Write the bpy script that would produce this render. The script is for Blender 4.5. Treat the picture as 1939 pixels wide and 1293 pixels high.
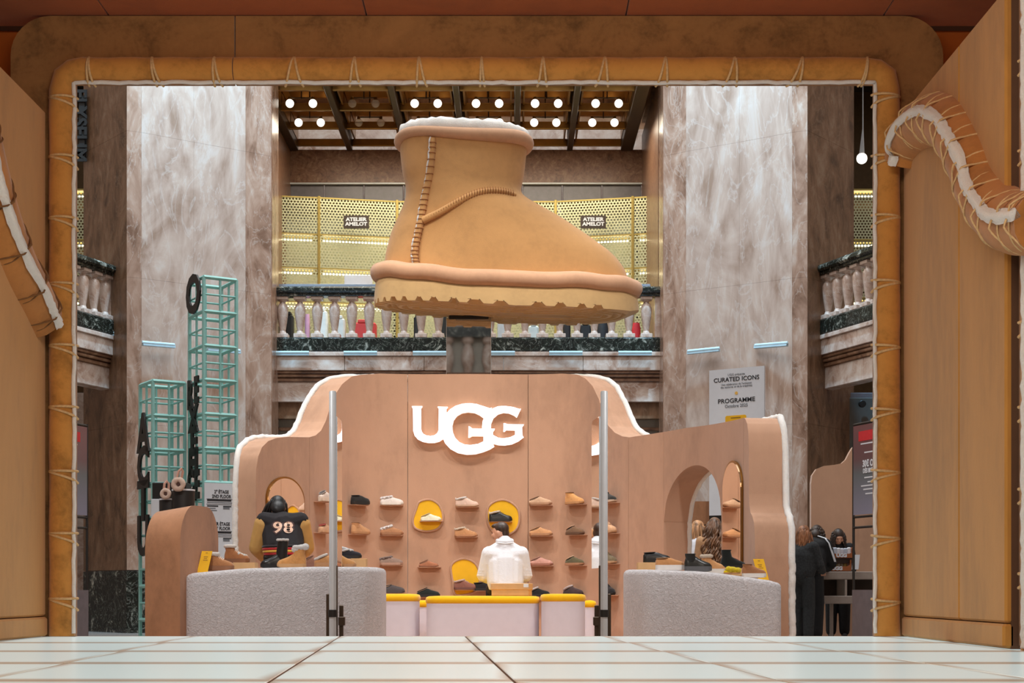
import bpy, bmesh, math, random
from mathutils import Vector, Matrix, Euler
from mathutils.geometry import tessellate_polygon
from mathutils.bvhtree import BVHTree

random.seed(7)
S = bpy.context.scene
for o in list(bpy.data.objects):
    bpy.data.objects.remove(o)

# ------------------------------------------------------------------ camera, world, light, exposure
F, CX, HY = 3000.0, 969.5, 1115.0          # focal length in pixels, principal column, horizon row
CAMZ = 0.70                                 # eye height above the hall floor
cam = bpy.data.cameras.new('camera')
cam.sensor_fit = 'HORIZONTAL'; cam.sensor_width = 36.0
cam.lens = 36.0 * F / 1939.0
cam.shift_y = (HY - 646.5) / 1939.0
cam.clip_end = 200
camo = bpy.data.objects.new('camera', cam)
S.collection.objects.link(camo)
camo.location = (0, 0, CAMZ); camo.rotation_euler = (math.pi / 2, 0, 0)
S.camera = camo

w = bpy.data.worlds.new('world'); S.world = w; w.use_nodes = True
w.node_tree.nodes['Background'].inputs[0].default_value = (0.96, 0.98, 1.0, 1)
w.node_tree.nodes['Background'].inputs[1].default_value = 0.40

def area(name, loc, aim, sx, sy, power, col=(1, 1, 1), spread=180):
    l = bpy.data.lights.new(name, 'AREA'); l.shape = 'RECTANGLE'
    l.size = sx; l.size_y = sy; l.energy = power; l.color = col; l.spread = math.radians(spread)
    o = bpy.data.objects.new(name, l); S.collection.objects.link(o)
    o.location = loc
    o.rotation_euler = (Vector(aim) - Vector(loc)).to_track_quat('-Z', 'Y').to_euler()
    return o
def spot(name, loc, aim, power, deg, col=(1, 1, 1), blend=.6, r=.15):
    l = bpy.data.lights.new(name, 'SPOT'); l.energy = power; l.color = col
    l.spot_size = math.radians(deg); l.spot_blend = blend; l.shadow_soft_size = r
    o = bpy.data.objects.new(name, l); S.collection.objects.link(o)
    o.location = loc
    o.rotation_euler = (Vector(aim) - Vector(loc)).to_track_quat('-Z', 'Y').to_euler()
    return o

# glass dome over the atrium, ceiling washers over the marble, stage lights over the stand
area('dome_light', (-.7, 18.5, 17), (-.7, 18.8, 0), 12, 13, 2200, (0.97, 0.99, 1.0))
spot('column_washer', (-4.5, 23.2, 15.0), (-5.3, 25.8, 8.0), 8500, 52, (0.38, 0.71, 1.0), 1.0, .3)
spot('column_washer', (3.0, 23.2, 15.0), (3.8, 25.8, 8.0), 8500, 52, (0.38, 0.71, 1.0), 1.0, .3)
for x, y, ax, pw in ((-3.2, 14.8, -1.6, 620), (2.4, 14.8, .9, 620), (-.4, 14.6, -.4, 620)):
    spot('stage_spot', (x, y, 8.2), (ax, 18.2, 1.6), pw, 50, (1.0, .97, .93), .7, .12)
for x, ax in ((-3.6, -1.8), (2.9, 1.4)):
    spot('front_fill_spot', (x, 10.8, 5.1), (ax, 15.4, .6), 450, 62, (1.0, .99, .98), .8, .15)  # added front fill for counters and wall, not known lamps
spot('boot_spot', (-3.4, 12.0, 9.0), (-.3, 18.6, 5.2), 220, 34, (1.0, .96, .9), .7, .4)
spot('boot_spot', (3.0, 12.0, 9.0), (.2, 18.6, 5.2), 120, 34, (1.0, .96, .9), .7, .4)
area('tunnel_fill', (-.2, 4.6, 4.25), (-.2, 8.2, .4), 3.2, .8, 170, (1.0, .9, .76))  # unseen fill, added to brighten the tunnel interior
area('upper_floor_light', (-.75, 28.6, 9.1), (-.75, 29.0, 4), 6, 1.6, 240, (1.0, .88, .68))

S.view_settings.view_transform = 'Standard'; S.view_settings.look = 'None'
S.view_settings.gamma = 1.0; S.view_settings.use_curve_mapping = False
S.view_settings.exposure = 0.0

# ------------------------------------------------------------------ helpers
COL = S.collection
def P(px, py, Y):
    """the point of the place seen at pixel (px, py) at distance Y"""
    return Vector(((px - CX) / F * Y, Y, CAMZ + (HY - py) / F * Y))
def XX(px, Y): return (px - CX) / F * Y
def ZZ(py, Y): return CAMZ + (HY - py) / F * Y
def lerp(a, b, t): return a + (b - a) * t
def interp(x, tab):
    if x <= tab[0][0]: return tab[0][1]
    for (a, b), (c, d) in zip(tab, tab[1:]):
        if x <= c: return b if c == a else b + (d - b) * (x - a) / (c - a)
    return tab[-1][1]
def catmull(pts, n=6, closed=False):
    pts = [Vector(p) for p in pts]; out = []
    N = len(pts)
    rng = range(N if closed else N - 1)
    for i in rng:
        if closed:
            p0, p1, p2, p3 = pts[i - 1], pts[i], pts[(i + 1) % N], pts[(i + 2) % N]
        else:
            p1, p2 = pts[i], pts[i + 1]
            p0 = pts[i - 1] if i else p1 * 2 - p2
            p3 = pts[i + 2] if i + 2 < N else p2 * 2 - p1
        for k in range(n):
            t = k / n
            out.append(.5 * ((2 * p1) + (p2 - p0) * t + (2 * p0 - 5 * p1 + 4 * p2 - p3) * t * t + (3 * p1 - p0 - 3 * p2 + p3) * t ** 3))
    if not closed: out.append(pts[-1].copy())
    return out
def hash01(i, k=0):
    x = math.sin(i * 127.1 + k * 311.7 + 1.3) * 43758.5453
    return x - math.floor(x)

class MB:
    def __init__(s): s.v = []; s.f = []
    def add(s, vs, fs):
        b = len(s.v); s.v += [tuple(v) for v in vs]; s.f += [tuple(i + b for i in f) for f in fs]; return s
    def box(s, x0, x1, y0, y1, z0, z1, M=None):
        vs = [Vector((x, y, z)) for x in (x0, x1) for y in (y0, y1) for z in (z0, z1)]
        if M is not None: vs = [M @ v for v in vs]
        return s.add(vs, [(0, 1, 3, 2), (4, 6, 7, 5), (0, 4, 5, 1), (2, 3, 7, 6), (0, 2, 6, 4), (1, 5, 7, 3)])
    def bbox(s, x0, x1, y0, y1, z0, z1, b=.01, M=None):
        """a box with chamfered edges"""
        cx, cy, cz = (x0 + x1) / 2, (y0 + y1) / 2, (z0 + z1) / 2
        hx, hy, hz = abs(x1 - x0) / 2, abs(y1 - y0) / 2, abs(z1 - z0) / 2
        b = min(b, hx * .8, hy * .8, hz * .8)
        rings = []
        def rect(ax, ay, z, c):
            return [(-ax + c, -ay), (ax - c, -ay), (ax, -ay + c), (ax, ay - c), (ax - c, ay), (-ax + c, ay), (-ax, ay - c), (-ax, -ay + c)], z
        for (ax, ay, z) in ((hx - b, hy - b, -hz), (hx, hy, -hz + b), (hx, hy, hz - b), (hx - b, hy - b, hz)):
            pts, zz = rect(ax, ay, z, b)
            rings.append([Vector((cx + p[0], cy + p[1], cz + zz)) for p in pts])
        if M is not None: rings = [[M @ v for v in r] for r in rings]
        return s.loft(rings)
    def loft(s, rings, cap=True, wrap=True):
        n = len(rings[0]); vs = [v for r in rings for v in r]; fs = []
        for i in range(len(rings) - 1):
            for j in range(n if wrap else n - 1):
                k = (j + 1) % n
                fs.append((i * n + j, i * n + k, (i + 1) * n + k, (i + 1) * n + j))
        if cap:
            fs.append(tuple(range(n))[::-1]); fs.append(tuple((len(rings) - 1) * n + j for j in range(n)))
        return s.add(vs, fs)
    def tube(s, path, r, n=8, closed=False, up=None, flat=1.0):
        path = [Vector(p) for p in path]; N = len(path)
        if N < 2: return s
        rr = r if isinstance(r, (list, tuple)) else [r] * N
        rings = []; prev = None
        for i in range(N):
            a = path[(i - 1) % N] if (closed or i) else path[0]
            b = path[(i + 1) % N] if (closed or i < N - 1) else path[-1]
            t = (b - a)
            t = t.normalized() if t.length > 1e-9 else Vector((0, 0, 1))
            if prev is None:
                u = Vector(up) if up else (Vector((0, 0, 1)) if abs(t.z) < .9 else Vector((1, 0, 0)))
            else: u = prev
            u = u - t * u.dot(t)
            u = u.normalized() if u.length > 1e-6 else t.orthogonal().normalized()
            prev = u; q = t.cross(u)
            rings.append([path[i] + (u * math.cos(k * 2 * math.pi / n) + q * flat * math.sin(k * 2 * math.pi / n)) * rr[i] for k in range(n)])
        if closed: return s.loft(rings + [rings[0]], cap=False)
        return s.loft(rings)
    def ell(s, c, r, R=None, nu=12, nv=8):
        c = Vector(c); r = (r, r, r) if not isinstance(r, (tuple, list)) else r
        vs = []; fs = []
        for i in range(nv + 1):
            th = math.pi * i / nv
            for j in range(nu):
                ph = 2 * math.pi * j / nu
                v = Vector((r[0] * math.sin(th) * math.cos(ph), r[1] * math.sin(th) * math.sin(ph), r[2] * math.cos(th)))
                if R is not None: v = R @ v
                vs.append(c + v)
        for i in range(nv):
            for j in range(nu):
                k = (j + 1) % nu
                fs.append((i * nu + j, i * nu + k, (i + 1) * nu + k, (i + 1) * nu + j))
        return s.add(vs, fs)
    def cap(s, p0, r0, p1, r1, n=12):
        """tapered capsule"""
        p0, p1 = Vector(p0), Vector(p1); d = p1 - p0
        if d.length < 1e-6: return s.ell(p0, r0)
        t = d.normalized(); path = []; rr = []
        for a in (-.999, -.85, -.5): path.append(p0 + t * r0 * a); rr.append(r0 * math.sqrt(max(0, 1 - a * a)))
        for k in range(5): path.append(p0.lerp(p1, k / 4)); rr.append(lerp(r0, r1, k / 4))
        for a in (.5, .85, .999): path.append(p1 + t * r1 * a); rr.append(r1 * math.sqrt(max(0, 1 - a * a)))
        return s.tube(path, rr, n)
    def lathe(s, c, prof, n=16):
        c = Vector(c)
        rings = [[c + Vector((r * math.cos(2 * math.pi * k / n), r * math.sin(2 * math.pi * k / n), z)) for k in range(n)] for r, z in prof]
        return s.loft(rings)
    def prism(s, poly, m0, m1):
        """2-D outline between two mappings of (a, b) to points"""
        n = len(poly)
        A = [Vector(m0(*p)) for p in poly]; B = [Vector(m1(*p)) for p in poly]
        tri = tessellate_polygon([[Vector((p[0], p[1], 0)) for p in poly]])
        fs = [tuple(t) for t in tri] + [tuple(i + n for i in t)[::-1] for t in tri]
        fs += [(i, (i + 1) % n, n + (i + 1) % n, n + i) for i in range(n)]
        return s.add(A + B, fs)
    def strip(s, A, B, off):
        """a slab between two polylines A and B, thickened by the vectors off"""
        n = len(A); rings = []
        for a, b, o in zip(A, B, off):
            a, b, o = Vector(a), Vector(b), Vector(o)
            rings.append([a, b, b + o, a + o])
        return s.loft(rings)
    def mesh(s, name, smooth=False, ang=40):
        me = bpy.data.meshes.new(name)
        me.from_pydata(s.v, [], s.f)
        bm = bmesh.new(); bm.from_mesh(me)
        bmesh.ops.remove_doubles(bm, verts=bm.verts, dist=1e-5)
        bmesh.ops.recalc_face_normals(bm, faces=bm.faces)
        if smooth:
            for f in bm.faces: f.smooth = True
            lim = math.radians(ang)
            for e in bm.edges:
                if len(e.link_faces) == 2 and e.calc_face_angle(0) > lim: e.smooth = False
        bm.to_mesh(me); bm.free()
        return me
    def build(s, name, m, parent=None, smooth=False, ang=40, world=True):
        me = s.mesh(name, smooth, ang)
        if m is not None: me.materials.append(m)
        return link(name, me, parent, world)

def link(name, me, parent=None, world=True):
    o = bpy.data.objects.new(name, me); COL.objects.link(o)
    if parent is not None:
        o.parent = parent
        if world: o.matrix_parent_inverse = world_of(parent).inverted()
    return o
def world_of(o):
    M = Matrix.Translation(o.location) @ o.rotation_euler.to_matrix().to_4x4()
    if o.parent is None: return M
    return world_of(o.parent) @ o.matrix_parent_inverse @ M
def tag(o, label=None, cat=None, group=None, kind=None):
    if label: o['label'] = label
    if cat: o['category'] = cat
    if group: o['group'] = group
    if kind: o['kind'] = kind
    return o
def thing(name, label, cat, loc=(0, 0, 0), rz=0, group=None, kind=None):
    o = bpy.data.objects.new(name, None); COL.objects.link(o)
    o.empty_display_size = .1
    o.location = loc; o.rotation_euler = (0, 0, rz)
    return tag(o, label, cat, group, kind)

# text as a mesh lying on a plane: origin, direction of reading, up
def text_mb(txt, size, org, xd, zd, bold=0.0, depth=.002, align='CENTER', sx=1.0, spacing=1.0, line=1.0):
    c = bpy.data.curves.new('t', 'FONT'); c.body = txt; c.size = size; c.align_x = align; c.align_y = 'CENTER'
    c.offset = bold; c.extrude = depth; c.space_character = spacing; c.space_line = line; c.resolution_u = 3
    o = bpy.data.objects.new('t', c); COL.objects.link(o)
    dg = bpy.context.evaluated_depsgraph_get()
    me = bpy.data.meshes.new_from_object(o.evaluated_get(dg))
    org, xd, zd = Vector(org), Vector(xd).normalized(), Vector(zd).normalized()
    nd = xd.cross(zd)
    mb = MB()
    mb.add([org + xd * v.co.x * sx + zd * v.co.y + nd * (v.co.z + depth) for v in me.vertices], [tuple(p.vertices) for p in me.polygons])
    bpy.data.objects.remove(o); bpy.data.curves.remove(c); bpy.data.meshes.remove(me)
    return mb

# voxel-joined body from overlapping primitives: one continuous surface
def fused(mb, name, m, voxel=.012, smooth_it=3, parent=None, world=True):
    me = bpy.data.meshes.new(name); me.from_pydata(mb.v, [], mb.f)
    bm = bmesh.new(); bm.from_mesh(me); bmesh.ops.recalc_face_normals(bm, faces=bm.faces); bm.to_mesh(me); bm.free()
    o = bpy.data.objects.new(name, me); COL.objects.link(o)
    r = o.modifiers.new('r', 'REMESH'); r.mode = 'VOXEL'; r.voxel_size = voxel
    if smooth_it:
        q = o.modifiers.new('s', 'SMOOTH'); q.iterations = smooth_it; q.factor = .5
    dg = bpy.context.evaluated_depsgraph_get()
    me2 = bpy.data.meshes.new_from_object(o.evaluated_get(dg))
    bpy.data.objects.remove(o); bpy.data.meshes.remove(me)
    me2.name = name
    for p in me2.polygons: p.use_smooth = True
    me2.materials.clear(); me2.materials.append(m)
    return link(name, me2, parent, world)

# ------------------------------------------------------------------ materials
def nt(name):
    m = bpy.data.materials.new(name); m.use_nodes = True
    return m, m.node_tree, m.node_tree.nodes['Principled BSDF']
def node(t, kind, **kw):
    n = t.nodes.new(kind)
    for k, v in kw.items():
        if k in n.inputs: n.inputs[k].default_value = v
        else: setattr(n, k, v)
    return n
def rgb(c): return (c[0], c[1], c[2], 1)
def srgb(r, g, b):
    return tuple((x / 255 / 12.92) if x / 255 <= .04045 else ((x / 255 + .055) / 1.055) ** 2.4 for x in (r, g, b))
def coords(t, scale=(1, 1, 1), kind='Object'):
    tc = t.nodes.new('ShaderNodeTexCoord'); mp = t.nodes.new('ShaderNodeMapping')
    mp.inputs['Scale'].default_value = scale
    t.links.new(tc.outputs[kind], mp.inputs[0]); return mp.outputs[0]
def ramp(t, fac, stops):
    r = t.nodes.new('ShaderNodeValToRGB'); e = r.color_ramp.elements
    e[0].position, e[0].color = stops[0][0], rgb(stops[0][1])
    e[1].position, e[1].color = stops[-1][0], rgb(stops[-1][1])
    for p, c in stops[1:-1]:
        q = e.new(p); q.color = rgb(c)
    t.links.new(fac, r.inputs[0]); return r.outputs[0]
def bump(t, b, h, strength, dist=.01):
    n = t.nodes.new('ShaderNodeBump'); n.inputs['Strength'].default_value = strength; n.inputs['Distance'].default_value = dist
    t.links.new(h, n.inputs['Height']); t.links.new(n.outputs[0], b.inputs['Normal'])
def plain(name, c, rough=.5, metal=0.0, var=.06, scale=12, emit=0, spec=.5, coat=0):
    m, t, b = nt(name)
    nz = node(t, 'ShaderNodeTexNoise', Scale=scale, Detail=3.0)
    t.links.new(coords(t), nz.inputs['Vector'])
    lo = tuple(x * (1 - var) for x in c); hi = tuple(min(1, x * (1 + var)) for x in c)
    col = ramp(t, nz.outputs[0], [(.3, lo), (.7, hi)])
    t.links.new(col, b.inputs['Base Color'])
    b.inputs['Roughness'].default_value = rough; b.inputs['Metallic'].default_value = metal
    b.inputs['Specular IOR Level'].default_value = spec
    b.inputs['Coat Weight'].default_value = coat
    if emit:
        b.inputs['Emission Color'].default_value = rgb(c); b.inputs['Emission Strength'].default_value = emit
    return m
def suede(name, c, dark=.72, light=1.18, stretch=(1, 1, .35), sc=3.2, rough=.9, weave=.25):
    """brushed suede: broad nap patches, long brush strokes and a fine felt relief"""
    m, t, b = nt(name)
    v = coords(t, stretch)
    n1 = node(t, 'ShaderNodeTexNoise', Scale=sc, Detail=5.0, Roughness=.55, Distortion=.9); t.links.new(v, n1.inputs['Vector'])
    n2 = node(t, 'ShaderNodeTexNoise', Scale=sc * 9, Detail=4.0, Roughness=.6); t.links.new(v, n2.inputs['Vector'])
    n3 = node(t, 'ShaderNodeTexNoise', Scale=170.0, Detail=2.0); t.links.new(coords(t), n3.inputs['Vector'])
    mx = node(t, 'ShaderNodeMix'); mx.inputs[0].default_value = .3
    t.links.new(n1.outputs[0], mx.inputs[2]); t.links.new(n2.outputs[0], mx.inputs[3])
    col = ramp(t, mx.outputs[0], [(.32, tuple(x * dark for x in c)), (.5, c), (.68, tuple(min(1, x * light) for x in c))])
    t.links.new(col, b.inputs['Base Color'])
    b.inputs['Roughness'].default_value = rough; b.inputs['Specular IOR Level'].default_value = .15
    b.inputs['Sheen Weight'].default_value = .25; b.inputs['Sheen Roughness'].default_value = .5
    bump(t, b, n3.outputs[0], weave, .004)
    return m
def fluffy(name, c, sc=60, strength=.7, dist=.02, var=.12, sss=0):
    m, t, b = nt(name)
    v = coords(t)
    n1 = node(t, 'ShaderNodeTexNoise', Scale=sc, Detail=4.0, Roughness=.65, Distortion=1.2); t.links.new(v, n1.inputs['Vector'])
    n2 = node(t, 'ShaderNodeTexNoise', Scale=sc * .12, Detail=3.0); t.links.new(v, n2.inputs['Vector'])
    mx = node(t, 'ShaderNodeMix'); mx.inputs[0].default_value = .5
    t.links.new(n1.outputs[0], mx.inputs[2]); t.links.new(n2.outputs[0], mx.inputs[3])
    col = ramp(t, mx.outputs[0], [(.3, tuple(x * (1 - var) for x in c)), (.7, tuple(min(1, x * (1 + var * .6)) for x in c))])
    t.links.new(col, b.inputs['Base Color'])
    b.inputs['Roughness'].default_value = 1.0; b.inputs['Specular IOR Level'].default_value = .1
    b.inputs['Sheen Weight'].default_value = .3
    if sss: b.inputs['Subsurface Weight'].default_value = sss; b.inputs['Subsurface Radius'].default_value = (1, .9, .8); b.inputs['Subsurface Scale'].default_value = .04
    bump(t, b, n1.outputs[0], strength, dist)
    return m
def marble(name, base, mid, vein, white, sc=.8, stretch=(1, 1, .42), rough=.22, fine=1.0):
    """swirled polished marble: warped clouds with pale threads and dark veins"""
    m, t, b = nt(name)
    v = coords(t, stretch)
    w1 = node(t, 'ShaderNodeTexNoise', Scale=sc, Detail=6.0, Roughness=.6, Distortion=2.6); t.links.new(v, w1.inputs['Vector'])
    w2 = node(t, 'ShaderNodeTexNoise', Scale=sc * 2.2, Detail=6.0, Roughness=.58, Distortion=2.2); t.links.new(v, w2.inputs['Vector'])
    w3 = node(t, 'ShaderNodeTexNoise', Scale=sc * 1.6, Detail=6.0, Roughness=.55, Distortion=2.6); t.links.new(v, w3.inputs['Vector'])
    mx = node(t, 'ShaderNodeMix'); mx.inputs[0].default_value = .42
    t.links.new(w1.outputs[0], mx.inputs[2]); t.links.new(w2.outputs[0], mx.inputs[3])
    c1 = ramp(t, mx.outputs[0], [(.36, vein), (.46, mid), (.55, base), (.66, white)])
    # thin pale threads where the third noise crosses its middle value
    sub = node(t, 'ShaderNodeMath', operation='SUBTRACT'); t.links.new(w3.outputs[0], sub.inputs[0]); sub.inputs[1].default_value = .5
    ab = node(t, 'ShaderNodeMath', operation='ABSOLUTE'); t.links.new(sub.outputs[0], ab.inputs[0])
    th = node(t, 'ShaderNodeMapRange'); th.inputs[1].default_value = 0; th.inputs[2].default_value = .022 * fine
    th.inputs[3].default_value = .42; th.inputs[4].default_value = 0; t.links.new(ab.outputs[0], th.inputs[0])
    mc = node(t, 'ShaderNodeMix', data_type='RGBA'); t.links.new(th.outputs[0], mc.inputs[0]); t.links.new(c1, mc.inputs[6]); mc.inputs[7].default_value = rgb(white)
    t.links.new(mc.outputs[2], b.inputs['Base Color'])
    b.inputs['Roughness'].default_value = rough; b.inputs['Specular IOR Level'].default_value = .5
    return m
def perforated(name, c, pitch=.075, rad=.30, rough=.4, metal=.5):
    """sheet metal with a staggered grid of round holes that really let light through"""
    m, t, b = nt(name)
    tc = t.nodes.new('ShaderNodeTexCoord'); sp = t.nodes.new('ShaderNodeSeparateXYZ'); t.links.new(tc.outputs['Object'], sp.inputs[0])
    def M(op, a, bb=None):
        n = t.nodes.new('ShaderNodeMath'); n.operation = op
        for i, q in enumerate((a, bb)):
            if q is None: continue
            if isinstance(q, (int, float)): n.inputs[i].default_value = q
            else: t.links.new(q, n.inputs[i])
        return n.outputs[0]
    u = M('DIVIDE', sp.outputs[0], pitch); z = M('DIVIDE', sp.outputs[2], pitch * .866)
    row = M('FLOOR', z); sh = M('MULTIPLY', M('MODULO', M('ABSOLUTE', row), 2), .5)
    fu = M('SUBTRACT', M('FRACT', M('ADD', u, sh)), .5); fz = M('SUBTRACT', M('FRACT', z), .5)
    d = M('SQRT', M('ADD', M('MULTIPLY', fu, fu), M('MULTIPLY', fz, fz)))
    hole = M('LESS_THAN', d, rad)
    b.inputs['Base Color'].default_value = rgb(c); b.inputs['Roughness'].default_value = rough; b.inputs['Metallic'].default_value = metal
    t.links.new(M('SUBTRACT', 1.0, hole), b.inputs['Alpha'])
    return m
def mirror(name, c=(.9, .9, .9), rough=.03):
    m, t, b = nt(name)
    nz = node(t, 'ShaderNodeTexNoise', Scale=2.0); t.links.new(coords(t), nz.inputs['Vector'])
    r = node(t, 'ShaderNodeMapRange'); r.inputs[3].default_value = rough * .7; r.inputs[4].default_value = rough * 1.4
    t.links.new(nz.outputs[0], r.inputs[0]); t.links.new(r.outputs[0], b.inputs['Roughness'])
    b.inputs['Base Color'].default_value = rgb(c); b.inputs['Metallic'].default_value = 1.0
    return m
def glass(name, c=(.9, .95, .95), alpha=.25, rough=.03):
    m, t, b = nt(name)
    nz = node(t, 'ShaderNodeTexNoise', Scale=3.0); t.links.new(coords(t), nz.inputs['Vector'])
    t.links.new(ramp(t, nz.outputs[0], [(.3, tuple(x * .95 for x in c)), (.7, c)]), b.inputs['Base Color'])
    b.inputs['Alpha'].default_value = alpha; b.inputs['Roughness'].default_value = rough; b.inputs['Specular IOR Level'].default_value = .8
    return m

M = {}
M['tunnel_suede'] = suede('tunnel_suede', srgb(198, 141, 70), .76, 1.1, (1, 1, .3), 1.6)
M['frame_suede'] = suede('frame_suede', srgb(152, 107, 64), .5, 1.2, (1, 1, 1), 3.4)
M['roll_suede'] = suede('roll_suede', srgb(204, 143, 72), .6, 1.12, (1, 1, 1), 3.0)
M['seam_suede'] = suede('seam_suede', srgb(190, 126, 66), .75, 1.12, (1, 1, 1), 3)
M['stand_suede'] = suede('stand_suede', srgb(195, 153, 125), .80, 1.08, (1, 1, .5), 1.2)
M['block_suede'] = suede('block_suede', srgb(176, 126, 92), .74, 1.15, (1, 1, .6), 2.6)
M['boot_suede'] = suede('boot_suede', srgb(208, 156, 100), .86, 1.08, (1, 1, 1), 1.7, .95, .5)
M['boot_trim'] = suede('boot_trim', srgb(206, 160, 126), .88, 1.08, (1, 1, 1), 2.5)
M['boot_sole'] = suede('boot_sole', srgb(200, 164, 114), .86, 1.08, (1, 1, 1), 2.0)
M['thread_brown'] = plain('thread_brown', srgb(158, 104, 62), .9)
M['orange_cloth'] = suede('orange_cloth', srgb(176, 86, 28), .8, 1.1, (1, 1, 1), 1.2)
M['white_fur'] = fluffy('white_fur', srgb(244, 240, 234), 55, .5, .02, .08, .6)
M['cream_fur'] = fluffy('cream_fur', srgb(225, 205, 180), 60, .8, .02)
M['rope'] = plain('rope', srgb(215, 178, 128), .85, var=.15, scale=60)
M['dark_thread'] = plain('dark_thread', srgb(120, 82, 46), .85)
M['boucle'] = fluffy('boucle', srgb(220, 215, 216), 34, .8, .03, .07)
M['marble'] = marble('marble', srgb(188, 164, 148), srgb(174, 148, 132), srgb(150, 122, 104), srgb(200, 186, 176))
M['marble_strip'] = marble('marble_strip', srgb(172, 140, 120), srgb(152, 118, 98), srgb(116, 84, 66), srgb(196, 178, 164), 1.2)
M['marble_shaded'] = marble('marble_shaded', srgb(136, 102, 76), srgb(116, 86, 62), srgb(84, 60, 42), srgb(156, 130, 106), 1.3, (1, 1, .5), .4)  # shade on the side pilasters put into a darker, browner marble
M['marble_flat'] = marble('marble_flat', srgb(210, 190, 176), srgb(192, 166, 150), srgb(154, 120, 100), srgb(226, 218, 210), .9, (1, 1, 1))
M['marble_dark'] = marble('marble_dark', srgb(132, 98, 76), srgb(120, 84, 64), srgb(86, 58, 44), srgb(158, 126, 104), 4, (1, 1, 1), .35, .5)
M['green_marble'] = marble('green_marble', srgb(38, 44, 38), srgb(26, 31, 27), srgb(16, 20, 18), srgb(190, 190, 176), 2.2, (1, 1, 1), .2, .55)
M['moulding'] = marble('moulding', srgb(140, 104, 80), srgb(122, 88, 66), srgb(90, 62, 46), srgb(170, 136, 110), 1.5, (1, 1, 1), .35, .4)
M['hall_floor'] = plain('hall_floor', srgb(150, 140, 132), .25, scale=1.5)
M['teal'] = plain('teal', srgb(154, 212, 206), .45)
M['black'] = plain('black', srgb(30, 27, 24), .5)
M['black_soft'] = plain('black_soft', srgb(36, 35, 37), .85, var=.2)
M['white'] = plain('white', srgb(226, 230, 236), .45, var=.02)
M['ink'] = plain('ink', srgb(40, 40, 44), .7)
M['grey_ink'] = plain('grey_ink', srgb(120, 124, 130), .7)
M['yellow'] = plain('yellow', srgb(244, 186, 20), .75, var=.04)
M['yellow_cushion'] = suede('yellow_cushion', srgb(244, 186, 22), .92, 1.05, (1, 1, 1), 3)
M['pouf_white'] = plain('pouf_white', srgb(222, 214, 222), .6, var=.02)
M['card'] = plain('card', srgb(214, 170, 118), .75, var=.06)
M['steel'] = plain('steel', srgb(206, 210, 212), .4, .12, .03)
M['dark_metal'] = plain('dark_metal', srgb(92, 78, 66), .35, .8)
M['mirror'] = mirror('mirror', (.86, .87, .86), .02)
M['bronze_mirror'] = mirror('bronze_mirror', srgb(226, 196, 160), .06)
M['tan_mirror'] = mirror('tan_mirror', (.93, .86, .78), .02)
M['light_bar'] = plain('light_bar', srgb(176, 204, 216), .3, .3)
M['bar_glow'] = plain('bar_glow', srgb(190, 225, 240), .4, emit=.25)
M['logo_glow'] = plain('logo_glow', srgb(250, 250, 255), .4, var=0, emit=1.7)
M['logo_side'] = plain('logo_side', srgb(250, 225, 205), .5, emit=.5)
M['led_warm'] = plain('led_warm', srgb(255, 238, 190), .4, var=0, emit=7)
M['bulb'] = plain('bulb', srgb(255, 246, 230), .2, var=0, emit=1.7)
M['bulb_off'] = glass('bulb_off', (.8, .7, .55), .35, .05)
M['bronze'] = plain('bronze', srgb(74, 56, 34), .35, .7, .1)
M['gold'] = plain('gold', srgb(158, 116, 58), .3, .85, .15, 6)
M['gold_perf'] = perforated('gold_perf', srgb(204, 204, 166), .060, .33)
M['gold_edge'] = plain('gold_edge', srgb(186, 164, 92), .4, .5)
M['back_lit'] = plain('back_lit', srgb(216, 226, 214), .8)
M['plaster'] = plain('plaster', srgb(190, 184, 172), .8)
M['grey_panel'] = plain('grey_panel', srgb(120, 116, 122), .35, var=.1)
M['skin'] = plain('skin', srgb(214, 160, 132), .55, var=.05)
# ================================================================== the setting
tag(MB().box(-16, 16, -9, 40, -.3, 0).build('floor', M['hall_floor']), kind='structure')
wb = tag(MB().box(-16, 16, -9.2, -9, 0, 13).build('wall_back', M['marble_flat']), kind='structure')
tag(MB().box(-13.2, -13, -9, 33.2, 0, 13).build('wall_far_left', M['marble_flat']), kind='structure')
tag(MB().box(13, 13.2, -9, 33.2, 0, 13).build('wall_far_right', M['marble_flat']), kind='structure')
tag(MB().box(-13, 13, 33, 33.2, 0, 13).build('wall_far', M['marble_flat']), kind='structure')
# gallery opposite, met only in the mirrored pillar
MB().box(-6, 5, -9, -8.6, 6.3, 6.9).box(-6, 5, -9, -8.6, 8.1, 8.4).build('gallery_rail', M['green_marble'], wb)
MB().box(-6, 5, -8.99, -8.95, 6.9, 8.1).build('gallery_backing', M['plaster'], wb)  # plaster backing behind the balusters
for i in range(18):
    MB().lathe((-5.5 + .6 * i, -8.8, 6.9), [(.18, 0), (.18, .12), (.1, .16), (.2, .55), (.17, .85), (.1, 1.0), (.18, 1.08), (.18, 1.2)], 14).build('gallery_baluster', M['marble_flat'], wb, True)

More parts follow.
